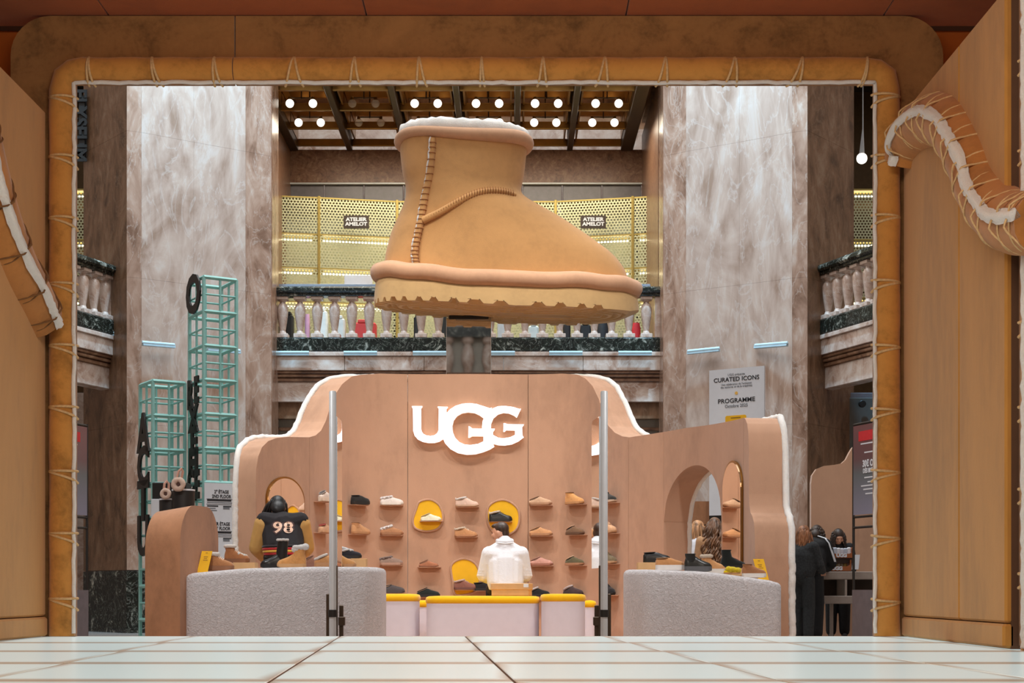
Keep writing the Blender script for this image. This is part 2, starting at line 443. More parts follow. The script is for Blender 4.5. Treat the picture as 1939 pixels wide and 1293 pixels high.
# ---- raised light-box floor of the tunnel: frosted tiles over a brown base, joints open
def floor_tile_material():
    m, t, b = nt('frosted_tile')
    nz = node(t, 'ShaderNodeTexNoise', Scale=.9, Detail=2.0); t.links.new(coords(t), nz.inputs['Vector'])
    # shade towards the joints, painted into colour and glow as brown margins
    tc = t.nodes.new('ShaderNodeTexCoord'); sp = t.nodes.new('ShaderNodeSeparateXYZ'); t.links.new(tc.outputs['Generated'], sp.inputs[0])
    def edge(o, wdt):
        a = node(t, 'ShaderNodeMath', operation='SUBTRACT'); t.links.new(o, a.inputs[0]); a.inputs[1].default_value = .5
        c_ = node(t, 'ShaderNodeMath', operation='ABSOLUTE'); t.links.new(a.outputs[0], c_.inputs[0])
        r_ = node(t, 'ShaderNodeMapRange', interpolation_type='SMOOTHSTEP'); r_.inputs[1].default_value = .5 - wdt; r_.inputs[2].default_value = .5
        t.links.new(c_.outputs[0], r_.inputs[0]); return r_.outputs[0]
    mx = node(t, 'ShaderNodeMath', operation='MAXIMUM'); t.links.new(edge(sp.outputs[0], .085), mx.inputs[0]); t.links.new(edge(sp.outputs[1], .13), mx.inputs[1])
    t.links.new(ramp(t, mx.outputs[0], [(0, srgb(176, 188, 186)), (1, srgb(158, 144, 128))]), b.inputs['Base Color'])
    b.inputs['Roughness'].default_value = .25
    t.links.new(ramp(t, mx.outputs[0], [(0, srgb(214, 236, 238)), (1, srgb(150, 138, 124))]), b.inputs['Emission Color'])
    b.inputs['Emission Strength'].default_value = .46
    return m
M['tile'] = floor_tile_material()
M['joint'] = plain('joint', srgb(96, 66, 46), .8)
PZ = .40
plat = tag(MB().box(-4.2, 4.2, 2.5, 10.1, 0.0, PZ - .0025).build('platform', M['joint']), kind='structure')
rows = [10.1, 8.86, 7.64, 6.42, 5.20, 3.98, 2.76]
def jx(k, Y):                                    # joints run a little askew to the doorway
    base = [-3.85, -2.93, -2.0, -1.056, -.26, .617, 1.48, 2.36, 3.25, 4.1]
    return base[k] + (9.47 - Y) * .062
for r in range(len(rows) - 1):
    y1, y0 = rows[r] - .004, rows[r + 1] + .004
    for k in range(9):
        g = .003
        a = [(jx(k, y0) + g, y0), (jx(k + 1, y0) - g, y0), (jx(k + 1, y1) - g, y1), (jx(k, y1) + g, y1)]
        a = [(max(-4.19, min(4.19, x)), y) for x, y in a]
        if a[1][0] - a[0][0] < .05: continue
        mb = MB(); cxx = sum(p[0] for p in a) / 4; cyy = sum(p[1] for p in a) / 4
        ins = [(p[0] + (cxx - p[0]) * .012, p[1] + (cyy - p[1]) * .009) for p in a]
        mb.loft([[Vector((x, y, PZ - .045)) for x, y in a], [Vector((x, y, PZ - .004)) for x, y in a], [Vector((x, y, PZ)) for x, y in ins]])
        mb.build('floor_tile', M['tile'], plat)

# ---- tunnel ceiling and outer lining
M['lining'] = M['orange_cloth']
ce = tag(MB().box(-4.2, 4.2, 4.5, 10.45, 4.335, 4.45).build('ceiling', M['joint']), kind='structure')
xs = [-4.2, -2.55, -.92, .72, 2.35, 4.2]
for a, b in zip(xs, xs[1:]):
    MB().bbox(a + .004, b - .004, 4.5, 10.2, 4.322, 4.34, .004).build('ceiling_panel', M['lining'], ce)
tag(MB().box(-4.3, -4.2, 4.5, 10.45, 0, 4.45).build('wall_outer_left', M['lining']), kind='structure')
tag(MB().box(4.2, 4.3, 4.5, 10.45, 0, 4.45).build('wall_outer_right', M['lining']), kind='structure')
mb = MB()
mb.box(-4.2, -2.95, 10.32, 10.42, 0, 4.34); mb.box(2.5, 4.2, 10.32, 10.42, 0, 4.34); mb.box(-2.95, 2.5, 10.32, 10.42, 4.1, 4.34)
tag(mb.build('wall_front', M['lining']), kind='structure')

# side walls of the tunnel: suede boards on a skirting
def side_wall(name, X, ys, s):
    base = tag(MB().box(X + s * .03, X + s * .14, ys[0], ys[-1], PZ, 3.68).build(name, M['joint']), kind='structure')
    for a, b in zip(ys, ys[1:]):
        MB().bbox(min(X, X + s * .05), max(X, X + s * .05), a + .003, b - .003, PZ + .13, 3.70, .012).build('suede_board', M['tunnel_suede'], base)
    k = MB().bbox(min(X - s * .012, X + s * .05), max(X - s * .012, X + s * .05), ys[0], ys[-1], PZ + .005, PZ + .125, .012)
    k.build('skirting', M['tunnel_suede'], base)
WLX, WRX = -2.93, 2.46
side_wall('wall_left', WLX, [4.9, 6.1, 7.4, 8.7, 9.96], -1)
side_wall('wall_right', WRX, [7.9, 8.72, 9.96], 1)

# ---- sewn doorway frame
FX0, FX1, FZ1 = XX(143, 10), XX(1655, 10), ZZ(159, 10)          # clear opening
OX0, OX1, OZ1 = XX(20, 10), XX(1786, 10), ZZ(30, 10)
fr = thing('sewn_doorway', 'brown suede doorway frame with padded roll and cream rope stitches', 'doorway', (0, 10.1, PZ))
def arc(cx, cz, r, a0, a1, n=8):
    return [(cx + r * math.cos(math.radians(lerp(a0, a1, i / n))), cz + r * math.sin(math.radians(lerp(a0, a1, i / n)))) for i in range(n + 1)]
RO = .25
front = lambda a, b: (a, 10.0, b)
backm = lambda a, b: (a, 10.04, b)
SEAM = XX(445, 10)
left_panel = [(OX0, PZ), (OX0, OZ1 - RO)] + arc(OX0 + RO, OZ1 - RO, RO, 180, 90) + [(SEAM - .004, OZ1), (SEAM - .004, FZ1), (FX0, FZ1), (FX0, PZ)]
right_panel = [(SEAM + .004, FZ1), (SEAM + .004, OZ1)] + arc(OX1 - RO, OZ1 - RO, RO, 90, 0) + [(OX1, PZ), (FX1, PZ), (FX1, FZ1)]
MB().prism(left_panel, front, backm).build('face_panel', M['frame_suede'], fr)
MB().prism(right_panel, front, backm).build('face_panel', M['frame_suede'], fr)
# padded roll
RR = .082
def roll_seg(path, name='padded_roll'):
    p = [Vector((x, 9.985, z)) for x, z in path]
    mb = MB().tube(p, [RR * (1 + .03 * math.sin(i * 1.7)) for i in range(len(p))], 18, up=(0, 1, 0), flat=.98)
    return mb.build(name, M['roll_suede'], fr, True, 60)
c = RR - .002
zs = lambda a, b, n: [lerp(a, b, i / n) for i in range(n + 1)]
roll_seg([(FX0 - c, z) for z in zs(PZ + .004, FZ1 - .05, 24)] + [(FX0 - c + .02, FZ1 + c * .45), (FX0 - .01, FZ1 + c * .85)] + [(x, FZ1 + c) for x in zs(FX0 + .06, SEAM - .003, 12)])
roll_seg([(x, FZ1 + c) for x in zs(SEAM + .003, FX1 - .06, 40)] + [(FX1 + .01, FZ1 + c * .85), (FX1 + c - .02, FZ1 + c * .45)] + [(FX1 + c, z) for z in zs(FZ1 - .05, PZ + .004, 24)])
# white fur piping at the edge of the opening
def jit(p, a=.004): return Vector(p) + Vector((random.uniform(-a, a), random.uniform(-a, a), random.uniform(-a, a)))
pp = [jit((FX0 + .004, 9.95, z)) for z in zs(PZ + .02, FZ1 - .01, 60)] + [jit((x, 9.95, FZ1 - .006)) for x in zs(FX0 + .01, FX1 - .01, 90)] + [jit((FX1 - .004, 9.95, z)) for z in zs(FZ1 - .01, PZ + .02, 60)]
MB().tube(pp, .013, 7).build('fur_piping', M['white_fur'], fr, True, 80)
# rope stitches over the roll: pairs that leave one eyelet and spread
def stitch(e, d0, d1, across, parent, name='rope_stitch', Yc=9.985, bulge=None):
    """rope from eyelet e around the roll to the edge; across = direction over the roll, d0/d1 = slide along the roll"""
    R = RR + .009 if bulge is None else bulge
    for d in (d0, d1):
        path = []
        for i in range(9):
            t = i / 8; a = math.pi * (1 - t)
            along = Vector((across.z, 0, -across.x)) * (d * (t ** 1.4))
            cpos = e + across * R
            path.append(cpos + across * (R * .97) * -math.cos(math.pi * t) + Vector((0, -R * math.sin(math.pi * t) * .92, 0)) + along)
        MB().tube(path, .0085, 6).build(name, M['rope'], parent, True, 80)
def eyelet(e, parent, ax):
    MB().ell(e + Vector((0, .0, 0)), (.05 if ax == 'x' else .015, .02, .015 if ax == 'x' else .05), None, 10, 6).build('eyelet', M['dark_thread'], parent, True)
tops = [(172, -.004, .035), (290, .03, .07), (408, 0, .05), (559, -.06, .055), (673, -.035, .035), (794, -.015, .05), (912, -.01, .02), (1028, -.035, .025), (1145, -.06, .02), (1259, -.06, .012), (1390, -.075, .012), (1518, -.10, -.03), (1640, -.055, -.035)]
for px, a, b in tops:
    e = Vector((XX(px, 10), 9.985, FZ1 + 2 * c))
    stitch(e, -a, -b, Vector((0, 0, -1)), fr)
for py in (189, 300, 416, 540, 656, 772, 893, 1010, 1133):
    e = Vector((FX0 - 2 * c, 9.985, ZZ(py, 10)))
    stitch(e, .0, .075, Vector((1, 0, 0)), fr)
for py in (183, 298, 410, 533, 655, 775, 891, 1015, 1135):
    e = Vector((FX1 + 2 * c, 9.985, ZZ(py + 5, 10)))
    stitch(e, .02, -.055, Vector((-1, 0, 0)), fr)

# ---- nearer sewn jamb at the right edge of the picture
nj = thing('sewn_jamb', 'nearer padded suede jamb with white fur edge at the right border', 'doorway', (WRX + .1, 7.8, PZ))
NX = XX(1924, 7.8)
MB().bbox(NX + .04, NX + .42, 7.72, 7.9, PZ, 4.33, .02).build('post', M['frame_suede'], nj)
MB().tube([(NX + .085, 7.72, z) for z in zs(PZ, 4.33, 30)], .085, 18).build('padded_roll', M['roll_suede'], nj, True, 60)
MB().tube([jit((NX, 7.68, z), .005) for z in zs(PZ + .01, 4.33, 120)], .016, 7).build('fur_piping', M['white_fur'], nj, True, 80)
for py in (-30, 120, 290, 445, 615, 775, 930, 1090):
    e = Vector((NX + .17, 7.72, ZZ(py, 7.72)))
    stitch(e, .01, -.06, Vector((-1, 0, 0)), nj, bulge=.093)

# ---- S-shaped sewn seams lying on the tunnel walls
def wall_seam(name, label, X, s, pts, spacing):
    path = [Vector((X + s * .02, X * F / (px - CX), 0)) for px, py in pts]
    for p, (px, py) in zip(path, pts): p.z = ZZ(py, p.y)
    path = catmull(path, 8)
    t = thing(name, label, 'wall seam', tuple(path[0]))
    R = .155
    MB().tube(path, [R] * len(path), 18, up=(1, 0, 0)).build('padded_roll', M['seam_suede'], t, True, 60)
    mb = MB()
    rings = []
    crest = path
    for i, p in enumerate(crest):
        d = (crest[min(i + 1, len(crest) - 1)] - crest[max(i - 1, 0)]).normalized()
        f_ = Vector((-s * .72, -.69, 0)); f_ = (f_ - d * f_.dot(d)).normalized()     # where the pile breaks out, towards the middle of the tunnel
        n = f_.cross(d).normalized()
        ha = .21 * (1 + .3 * (hash01(i, 3) - .5))
        rings.append([p + (f_ * math.cos(a_) + n * math.sin(a_)) * (R + .012 + (.016 if abs(a_) < ha * .6 else 0)) for a_ in [lerp(-ha, ha, k / 6) for k in range(7)]] + [p + f_ * (R - .03)])
    mb.loft(rings); mb.build('fur_strip', M['white_fur'], t, True, 80)
    # thread loops around the roll
    acc = 0; last = path[0]; nxt = spacing * .5
    for i in range(1, len(path) - 1):
        acc += (path[i] - last).length; last = path[i]
        if acc > nxt:
            nxt += spacing
            for off in (0, 1):
                q = path[min(i + off, len(path) - 2)]
                d = (path[min(i + 2, len(path) - 1)] - path[i - 1]).normalized()
                d = (d + Vector((0, 0, .35 * (1 - 2 * off)))).normalized()
                u = Vector((-s * .72, -.69, 0)); u = (u - d * u.dot(d)).normalized(); v = u.cross(d)
                ring = [q + (u * math.cos(a) + v * math.sin(a)) * (R + .004 + .028 * max(0, 1 - abs(a) / .42)) for a in [lerp(-1.5, 1.5, k / 24) for k in range(25)]]
                MB().tube(ring, .0055, 6).build('thread_loop', M['rope'] if s > 0 else M['dark_thread'], t, True, 80)
    return t
wall_seam('sewn_seam', 'S-curved padded suede seam with white fur strip on the right tunnel wall', WRX, 1,
          [(1716, 300), (1722, 268), (1742, 240), (1772, 226), (1800, 238), (1822, 270), (1845, 318), (1862, 365), (1888, 402), (1918, 422), (1975, 420)], .27)
wall_seam('sewn_seam', 'padded suede seam with white fur strip ending on the left tunnel wall', WLX, -1,
          [(-75, 60), (-60, 190), (-35, 310), (-8, 410), (22, 490), (55, 555), (76, 600)], .34)

# ================================================================== the atrium
AX = -.75                                            # axis of the hall
atr = None
def col_face(a, b, z0, z1, m, parent, name='marble_slab', t=.06, rows=1, out=None):
    """slabs standing between plan points a and b (left to right as seen)"""
    a, b = Vector((a[0], a[1], 0)), Vector((b[0], b[1], 0))
    d = (b - a).normalized(); n = Vector((-d.y, d.x, 0))
    if n.y < 0: n = -n
    for r in range(rows):
        za, zb = lerp(z0, z1, r / rows) + .0008, lerp(z0, z1, (r + 1) / rows) - .0008
        mb = MB(); g = d * .0008
        ch = .001
        def ring(off, ins, zi):
            p, q = a + g + d * ins, b - g - d * ins
            return [p + n * off + Vector((0, 0, za + zi)), q + n * off + Vector((0, 0, za + zi)), q + n * off + Vector((0, 0, zb - zi)), p + n * off + Vector((0, 0, zb - zi))]
        mb.loft([ring(0, ch, ch), ring(ch, 0, 0), ring(t, 0, 0)])
        mb.build(name, m, parent)
# giant piers either side of the bay
def pier(label, pts, mains, out_pt, low):
    """pts: plan points along the faceted face"""
    e = thing('marble_pier', label, 'pier', (sum(p[0] for p in pts) / len(pts), sum(p[1] for p in pts) / len(pts) + .5, 0))
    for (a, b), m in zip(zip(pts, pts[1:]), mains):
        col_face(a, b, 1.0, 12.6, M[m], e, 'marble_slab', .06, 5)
        col_face((a[0], a[1] - .015), (b[0], b[1] - .015), 0, .99, M['green_marble'], e, 'base_slab', .08, 1)
    # core behind the slabs
    core = [(p[0], p[1] + .065) for p in pts]
    core += [(pts[-1][0], pts[-1][1] + .8), (pts[0][0], pts[0][1] + .8)]
    MB().prism(core, lambda x, y: (x, y, 0), lambda x, y: (x, y, 12.6)).build('core', M['marble_strip'], e)
    return e
def LP(px, Y): return (XX(px, Y), Y)
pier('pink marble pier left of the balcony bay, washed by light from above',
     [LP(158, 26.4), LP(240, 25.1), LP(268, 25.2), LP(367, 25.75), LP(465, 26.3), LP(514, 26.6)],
     ['marble_shaded', 'marble_strip', 'marble', 'marble', 'marble_strip'], None, None)
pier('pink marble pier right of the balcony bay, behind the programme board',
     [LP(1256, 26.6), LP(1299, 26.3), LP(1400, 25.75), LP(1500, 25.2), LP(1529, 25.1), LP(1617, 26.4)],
     ['marble_strip', 'marble', 'marble', 'marble_strip', 'marble_shaded'], None, None)

# balusters
bal_prof = [(.085, 0), (.085, .06), (.062, .065), (.058, .10), (.048, .12), (.062, .20), (.082, .34), (.095, .46), (.09, .53), (.07, .575), (.052, .585), (.045, .615), (.07, .635), (.075, .65), (.085, .652), (.085, .70)]
def baluster_mesh():
    mb = MB()
    mb.lathe((0, 0, 0), [(r, z) for r, z in bal_prof[2:14]], 16)
    mb.bbox(-.1, .1, -.1, .1, 0, .07, .006); mb.bbox(-.1, .1, -.1, .1, .645, .70, .006)
    me = mb.mesh('baluster', True, 35); me.materials.append(M['marble_flat']); return me
BAL = baluster_mesh()
def balcony(label, p0, p1, xs, posts):
    """balcony front from plan point p0 to p1; xs = baluster places (0..1)"""
    p0, p1 = Vector((*p0, 0)), Vector((*p1, 0)); d = (p1 - p0).normalized(); n = Vector((d.y, -d.x, 0))   # n = outwards (towards the hall)
    L = (p1 - p0).length
    e = thing('balcony', label, 'balcony', (p0.x, p0.y, 4.3))
    R = Matrix(((d.x, -n.x, 0, p0.x), (d.y, -n.y, 0, p0.y), (0, 0, 1, 0), (0, 0, 0, 1)))   # local x along, y inwards, z up
    Yr = 27.3
    zr = [ZZ(y, Yr) for y in (545, 562, 640, 667, 673, 702, 722, 760)]
    MB().bbox(0, L, -.16, .2, zr[1] + .05, zr[0], .03, R).bbox(0.02, L - .02, -.1, .15, zr[1], zr[1] + .06, .01, R).build('rail', M['green_marble'], e)
    MB().bbox(0, L, -.09, .26, zr[3], zr[2], .02, R).build('plinth', M['green_marble'], e)
    zc = zr[4]
    # fascia slabs with joints
    k = max(1, int(L / 1.3))
    for i in range(k):
        MB().bbox(L * i / k + .003, L * (i + 1) / k - .003, -.06, .25, zr[5], zr[4] - .02, .008, R).build('fascia_slab', M['marble_flat'], e)
        MB().bbox(L * i / k + .003, L * (i + 1) / k - .003, 0.06, .3, zr[7], zr[6], .008, R).build('frieze_slab', M['marble_flat'], e)
    MB().bbox(-.02, L + .02, -.09, .3, zr[4] - .02, zr[3], .01, R).build('ledge', M['marble_flat'], e)
    mb = MB()
    for a, b, o in ((zr[5] - .05, zr[5], -.03), (zr[5] - .11, zr[5] - .055, -.005), (zr[6], zr[6] + .065, .03)):
        mb.bbox(0, L, o, .3, a, b, .012, R)
    mb.build('cornice', M['moulding'], e)
    sc = (zr[1] - zr[2]) / .70
    for x in xs:
        o = link('baluster', BAL, e, True)
        q = R @ Vector((x, .03, zr[2])); o.location = q; o.rotation_euler = (0, 0, math.atan2(d.y, d.x)); o.scale = (sc, sc, sc)
    for a, b in posts:
        MB().bbox(a, b, -.06, .14, zr[2], zr[1], .008, R).build('end_post', M['marble_flat'], e)
    MB().box(0, L, .25, 3.4, 4.25, 4.5, R).build('floor_slab', M['plaster'], e)
    return e, R, zr
Yb = 27.3
bx0, bx1 = XX(503, Yb), XX(1254, Yb)
cb, RB, ZR = balcony('central balcony with pink marble balusters and green marble rail behind the giant boot', (bx0, Yb), (bx1, Yb), [XX(535 + 32.8 * i, Yb) - bx0 for i in range(22)], [(0, .13), (bx1 - bx0 - .13, bx1 - bx0)])
L0 = (XX(220, 25.7), 25.7); dL = Vector((-.35, -1.0)).normalized()
balcony('side balcony at the left, half hidden by the doorway', (L0[0] + dL.x * 2.6, L0[1] + dL.y * 2.6), L0, [2.6 - .28 - i * .3 for i in range(7)], [(2.45, 2.6)])
R0 = (XX(1547, 25.7), 25.7); dR = Vector((.35, -1.0)).normalized()
balcony('side balcony at the right, half hidden by the doorway', R0, (R0[0] + dR.x * 2.6, R0[1] + dR.y * 2.6), [.3 + i * .3 for i in range(7)], [(0, .14)])

# walls below the balconies
lw = thing('wall_below', None, None, (AX, 28, 0), kind='structure')
zt = ZZ(760, Yb)
MB().box(XX(503, 27.6), XX(1254, 27.6), 28.6, 28.8, 0, zt).build('wall_panel', M['plaster'], lw)
MB().box(XX(480, 27.6), XX(512, 27.6), 27.45, 28.6, 0, zt).box(XX(1250, 27.6), XX(1280, 27.6), 27.45, 28.6, 0, zt).build('door_jamb', M['marble_shaded'], lw)
MB().box(XX(503, 27.6), XX(1254, 27.6), 27.45, 27.7, zt - .28, zt).build('lintel', M['marble_shaded'], lw)
def shop_window(name, px0, px1):
    w_ = tag(MB().box(XX(px0, 27.6), XX(px1, 27.6), 27.62, 27.64, .3, zt - .28).build(name, glass('shop_glass_' + name, (.62, .58, .5), .35, .02)), kind='structure')
    x0, x1 = XX(px0, 27.6), XX(px1, 27.6)
    MB().bbox(x0, x1, 27.56, 27.66, zt - .48, zt - .42, .01).build('transom', M['moulding'], w_)
    for i in range(9):
        a = Vector((x0 + (i * .31) % (x1 - x0), 28.2, zt - .5 - .16 * i))
        MB().tube([a, a + Vector((.9 * (1 if i % 2 else -.8), .2, .34 if i % 3 else -.3))], .035, 6).build('truss_bar', M['plaster'], w_)
shop_window('window_1', 512, 720)
shop_window('window_2', 1060, 1250)

# upper floor room behind the central balcony
ur = thing('wall_upper', None, None, (AX, 31, 4.5), kind='structure')
YB = 31.0
MB().box(XX(520, YB), XX(1240, YB), YB + .05, YB + .2, ZZ(346, YB), ZZ(282, YB)).build('bulkhead', M['marble_dark'], ur)
MB().box(XX(520, 29), XX(537, YB), 27.6, YB + .1, 4.5, 9.6).box(XX(1216, YB), XX(1250, YB), 27.6, YB + .1, 4.5, 9.6).build('jamb', M['marble_dark'], ur)
for i in range(9):
    x0 = lerp(XX(537, YB), XX(1216, YB), i / 9); x1 = lerp(XX(537, YB), XX(1216, YB), (i + 1) / 9)
    MB().bbox(x0 + .01, x1 - .01, YB + .12, YB + .2, 4.5, ZZ(347, YB), .01).build('panel', M['grey_panel'], ur)
MB().bbox(XX(537, YB), XX(1216, YB), YB + .02, YB + .1, ZZ(348, YB), ZZ(345, YB), .004).build('steel_line', M['steel'], ur)
# coffered mirror ceiling
cc = tag(MB().box(XX(510, 31), XX(1262, 31), 26.9, 31.1, 9.72, 9.8).build('ceiling_upper', M['bronze_mirror']), kind='structure')
bx = [XX(p, 31) for p in (553, 662, 768, 876, 979, 1079, 1187)]
by = [31.0, 29.86, 28.72, 27.55, 26.95]
for x in bx:
    wd = .055 if x not in (bx[0], bx[-1]) else .12
    MB().bbox(x - wd, x + wd, 26.9, 31.05, 9.28, 9.72, .01).build('beam', M['bronze'], cc)
for y in by:
    for a, b in zip(bx, bx[1:]):
        MB().bbox(a + .05, b - .05, y - .035, y + .035, 9.36, 9.50, .01).build('cross_bar', M['gold'], cc)
for a, b in zip(bx, bx[1:]):
    for y0, y1 in zip(by, by[1:]):
        for x, s in ((a + .1, 1), (b - .1, -1)):
            MB().box(min(x, x + s * .03), max(x, x + s * .03), y1 + .06, y0 - .06, 9.45, 9.7).build('coffer_side', M['gold'], cc)
for ci, (a, b) in enumerate(zip(bx, bx[1:])):
    for y0, y1 in ((29.86, 28.72), (28.72, 27.55)):
        ym = (y0 + y1) / 2; lit = ci != 1
        nth = ['first', 'second', 'third', 'fourth', 'fifth', 'sixth'][ci] + ' from left, ' + ('lower row' if y0 > 29 else 'upper row')
        f = thing('bulb_fixture', ('pair of lit globe bulbs in a bronze ceiling coffer, ' if lit else 'pair of unlit clear globe bulbs in a ceiling coffer, ') + nth, 'ceiling light', ((a + b) / 2, ym, 9.6), 0, 'lit coffer bulbs' if lit else 'unlit coffer bulbs')
        xm = (a + b) / 2
        MB().tube([(xm, ym, 9.72), (xm, ym, 9.4)], .012, 6).tube([(xm - .22, ym, 9.42), (xm + .22, ym, 9.42)], .012, 6).build('arm', M['bronze'], f)
        for s in (-1, 1):
            g = MB().ell((xm + s * .205, ym, 9.32), .075, None, 14, 10).build('globe', M['bulb'] if lit else M['bulb_off'], f, True)
            MB().lathe((xm + s * .205, ym, 9.38), [(.03, 0), (.03, .05), (.02, .06)], 8).build('socket', M['gold'], g)

# perforated gold shelving on the upper floor
su = thing('perforated_shelving', 'pale gold perforated metal shelving lit by strips behind the central balcony', 'shelving', (AX, 30.2, 4.5))
nodes = [(515, 29.9), (604, 30.05), (752, 30.35), (1052, 30.35), (1198, 30.05), (1256, 29.9)]
zrow = [ZZ(378, 30.2), ZZ(447, 30.2), ZZ(511, 30.2), ZZ(575, 30.2), 4.5]
for (pa, ya), (pb, yb) in zip(nodes, nodes[1:]):
    a, b = Vector((XX(pa, ya), ya, 0)), Vector((XX(pb, yb), yb, 0))
    d = (b - a).normalized(); n = Vector((d.y, -d.x, 0)); back = -n * .55
    up = lambda z: Vector((0, 0, z))
    MB().prism([(0, 0), (1, 0), (1, 1), (0, 1)], lambda u, v: a.lerp(b, u) + back + up(lerp(4.5, zrow[0], v)), lambda u, v: a.lerp(b, u) + back * 1.05 + up(lerp(4.5, zrow[0], v))).build('back_panel', M['back_lit'], su)
    for i in range(4):
        z1, z0 = zrow[i] - .02, zrow[i + 1] + .02
        MB().add([a + up(z0), b + up(z0), b + up(z1), a + up(z1)], [(0, 1, 2, 3)]).build('perforated_panel', M['gold_perf'], su)
        MB().prism([(0, 0), (1, 0), (1, 1), (0, 1)], lambda u, v: a.lerp(b, u) + back * v + up(zrow[i] - .012), lambda u, v: a.lerp(b, u) + back * v + up(zrow[i] + .012)).build('shelf', M['gold_edge'], su)
        if i:
            q = back * .45 + up(zrow[i] - .06)
            MB().tube([a + q + d * .1, b + q - d * .1], .022, 6).build('light_strip', M['led_warm'], su)
    MB().bbox(a.x - .025, a.x + .025, a.y - .02, a.y + .05, 4.5, zrow[0] + .03, .005).build('upright', M['gold_edge'], su)
for px, lab in ((674.5, 'dark sign with white two-line lettering on the shelving left of the boot'), (1123.5, 'dark sign with white two-line lettering on the shelving right of the boot')):
    t = thing('shelf_sign', lab, 'sign', (XX(px, 29.8), 29.8, ZZ(432, 29.8)))
    MB().bbox(XX(px - 24, 29.8), XX(px + 24, 29.8), 29.8, 29.84, ZZ(432, 29.8), ZZ(408, 29.8), .004).build('board', plain('sign_brown_%d' % px, srgb(64, 52, 44), .5), t)
    text_mb('ATELIER\nAMELOT', .092, (XX(px, 29.8), 29.797, ZZ(420, 29.8)), (1, 0, 0), (0, 0, 1), .004, .002, 'CENTER', 1.15, 1.0, .95).build('lettering', M['white'], t)
# goods on the low shelves behind the balusters
goods = [(513, 30, (48, 44, 42)), (549, 14, (32, 34, 34)), (582, 10, (206, 150, 170)), (611, 20, (222, 222, 214)), (645, 18, (205, 206, 200)), (690, 46, (196, 60, 56)), (790, 12, (40, 42, 44)), (838, 16, (36, 40, 42)), (950, 16, (196, 206, 214)), (1010, 20, (200, 214, 216)), (1073, 14, (34, 30, 30)), (1108, 22, (28, 28, 30)), (1140, 24, (26, 26, 28)), (1204, 18, (190, 34, 40))]
names = {0: 'tall dark bundle', 1: 'black garment bag', 2: 'pink rolled blanket', 3: 'cream gift box', 4: 'pale folded carton', 5: 'red flat box', 6: 'dark upright case', 7: 'charcoal suitcase', 8: 'pale blue carton', 9: 'ice blue carton', 10: 'dark brown bag', 11: 'black handbag', 12: 'black round hatbox', 13: 'red plush cushion'}
for i, (px, wpx, cl) in enumerate(goods):
    Y = 28.6; x = XX(px, Y); hw = wpx / 2 / F * Y
    top = [ZZ(615, Y), ZZ(597, Y), ZZ(595, Y), ZZ(590, Y), ZZ(604, Y), ZZ(612, Y), ZZ(600, Y), ZZ(598, Y), ZZ(608, Y), ZZ(618, Y), ZZ(614, Y), ZZ(616, Y), ZZ(610, Y), ZZ(612, Y)][i]
    mm = plain('goods_%d' % i, srgb(*cl), .7)
    mb = MB()
    if i in (2, 12, 13): mb.lathe((x, Y, 4.5), [(hw * .9, 0), (hw, .1), (hw, top - 4.62), (hw * .8, top - 4.5)], 14)
    else: mb.bbox(x - hw, x + hw, Y - .12, Y + .12, 4.5, top, .03); mb.bbox(x - hw * .5, x + hw * .5, Y - .125, Y + .1, top - .02, top + .05, .015)
    tag(mb.build('shop_goods', mm, None, True), names[i] + ' on the upper floor behind the balusters', 'goods')
tag(MB().bbox(XX(652, 29.2), XX(705, 29.2), 29.2, 29.24, ZZ(560, 29.2), ZZ(521, 29.2), .004).bbox(XX(655, 29.2), XX(702, 29.2), 29.195, 29.2, ZZ(560, 29.2), ZZ(525, 29.2), .002).build('framed_panel', M['white']), 'white framed panel above the rail left of the boot sole', 'panel')
tag(MB().bbox(XX(523, 27.1), XX(1234, 27.1), 27.38, 27.42, ZZ(545, 27.3), ZZ(536, 27.3), .004).build('glass_guard', plain('guard', srgb(150, 156, 166), .3, .3)), 'low grey metal guard bar on top of the central green rail', 'guard rail')

# side rooms glimpsed past the piers
def side_room(name, px0, px1, s):
    e = thing(name, None, None, (XX(px0, 30), 30, 4.5), kind='structure')
    x0, x1 = XX(px0, 30), XX(px1, 30)
    MB().box(min(x0, x1), max(x0, x1), 30.6, 30.7, 4.5, 10.5).build('wall_panel', M['bronze'], e)
    MB().add([(x0, 30, 5.2), (x1, 30, 5.2), (x1, 30, 8.2), (x0, 30, 8.2)], [(0, 1, 2, 3)]).build('perforated_panel', M['gold_perf'], e)
    for z in (8.25, 7.3, 6.2):
        MB().bbox(min(x0, x1), max(x0, x1), 29.95, 30.5, z - .015, z + .015, .004).build('shelf', M['gold_edge'], e)
        MB().tube([(x0, 30.2, z - .06), (x1, 30.2, z - .06)], .022, 6).build('light_strip', M['led_warm'], e)
    MB().box(min(x0, x1), max(x0, x1), 25, 30.6, 10.3, 10.4).build('dark_soffit', M['black'], e)
    return e
side_room('wall_side_left', 60, 170, 1)
side_room('wall_side_right', 1600, 1760, -1)
t = thing('pendant_lamp', 'slim pendant lamp with round globe beyond the right pier', 'lamp', tuple(P(1632, 315, 29)))
q = P(1632, 300, 29)
MB().ell(q, .1, None, 14, 10).build('globe', M['bulb'], t, True)
MB().tube([q + Vector((0, 0, .08)), q + Vector((.02, 0, .55)), q + Vector((.02, 0, 1.9))], [.05, .012, .006], 8).build('stem', M['steel'], t, True)
t = thing('hanging_letters', 'dark hanging lettering strip beyond the left pier', 'sign', tuple(P(151, 285, 26.2)))
text_mb('ELYSEUM', .30, P(151, 238, 26.2), (0, 0, -1), (1, 0, 0), .01, .01, 'CENTER').build('lettering', M['black'], t)
MB().box(XX(149, 26.2), XX(160, 26.2), 26.21, 26.5, ZZ(300, 26.2), ZZ(180, 26.2)).build('bracket', M['black'], t)

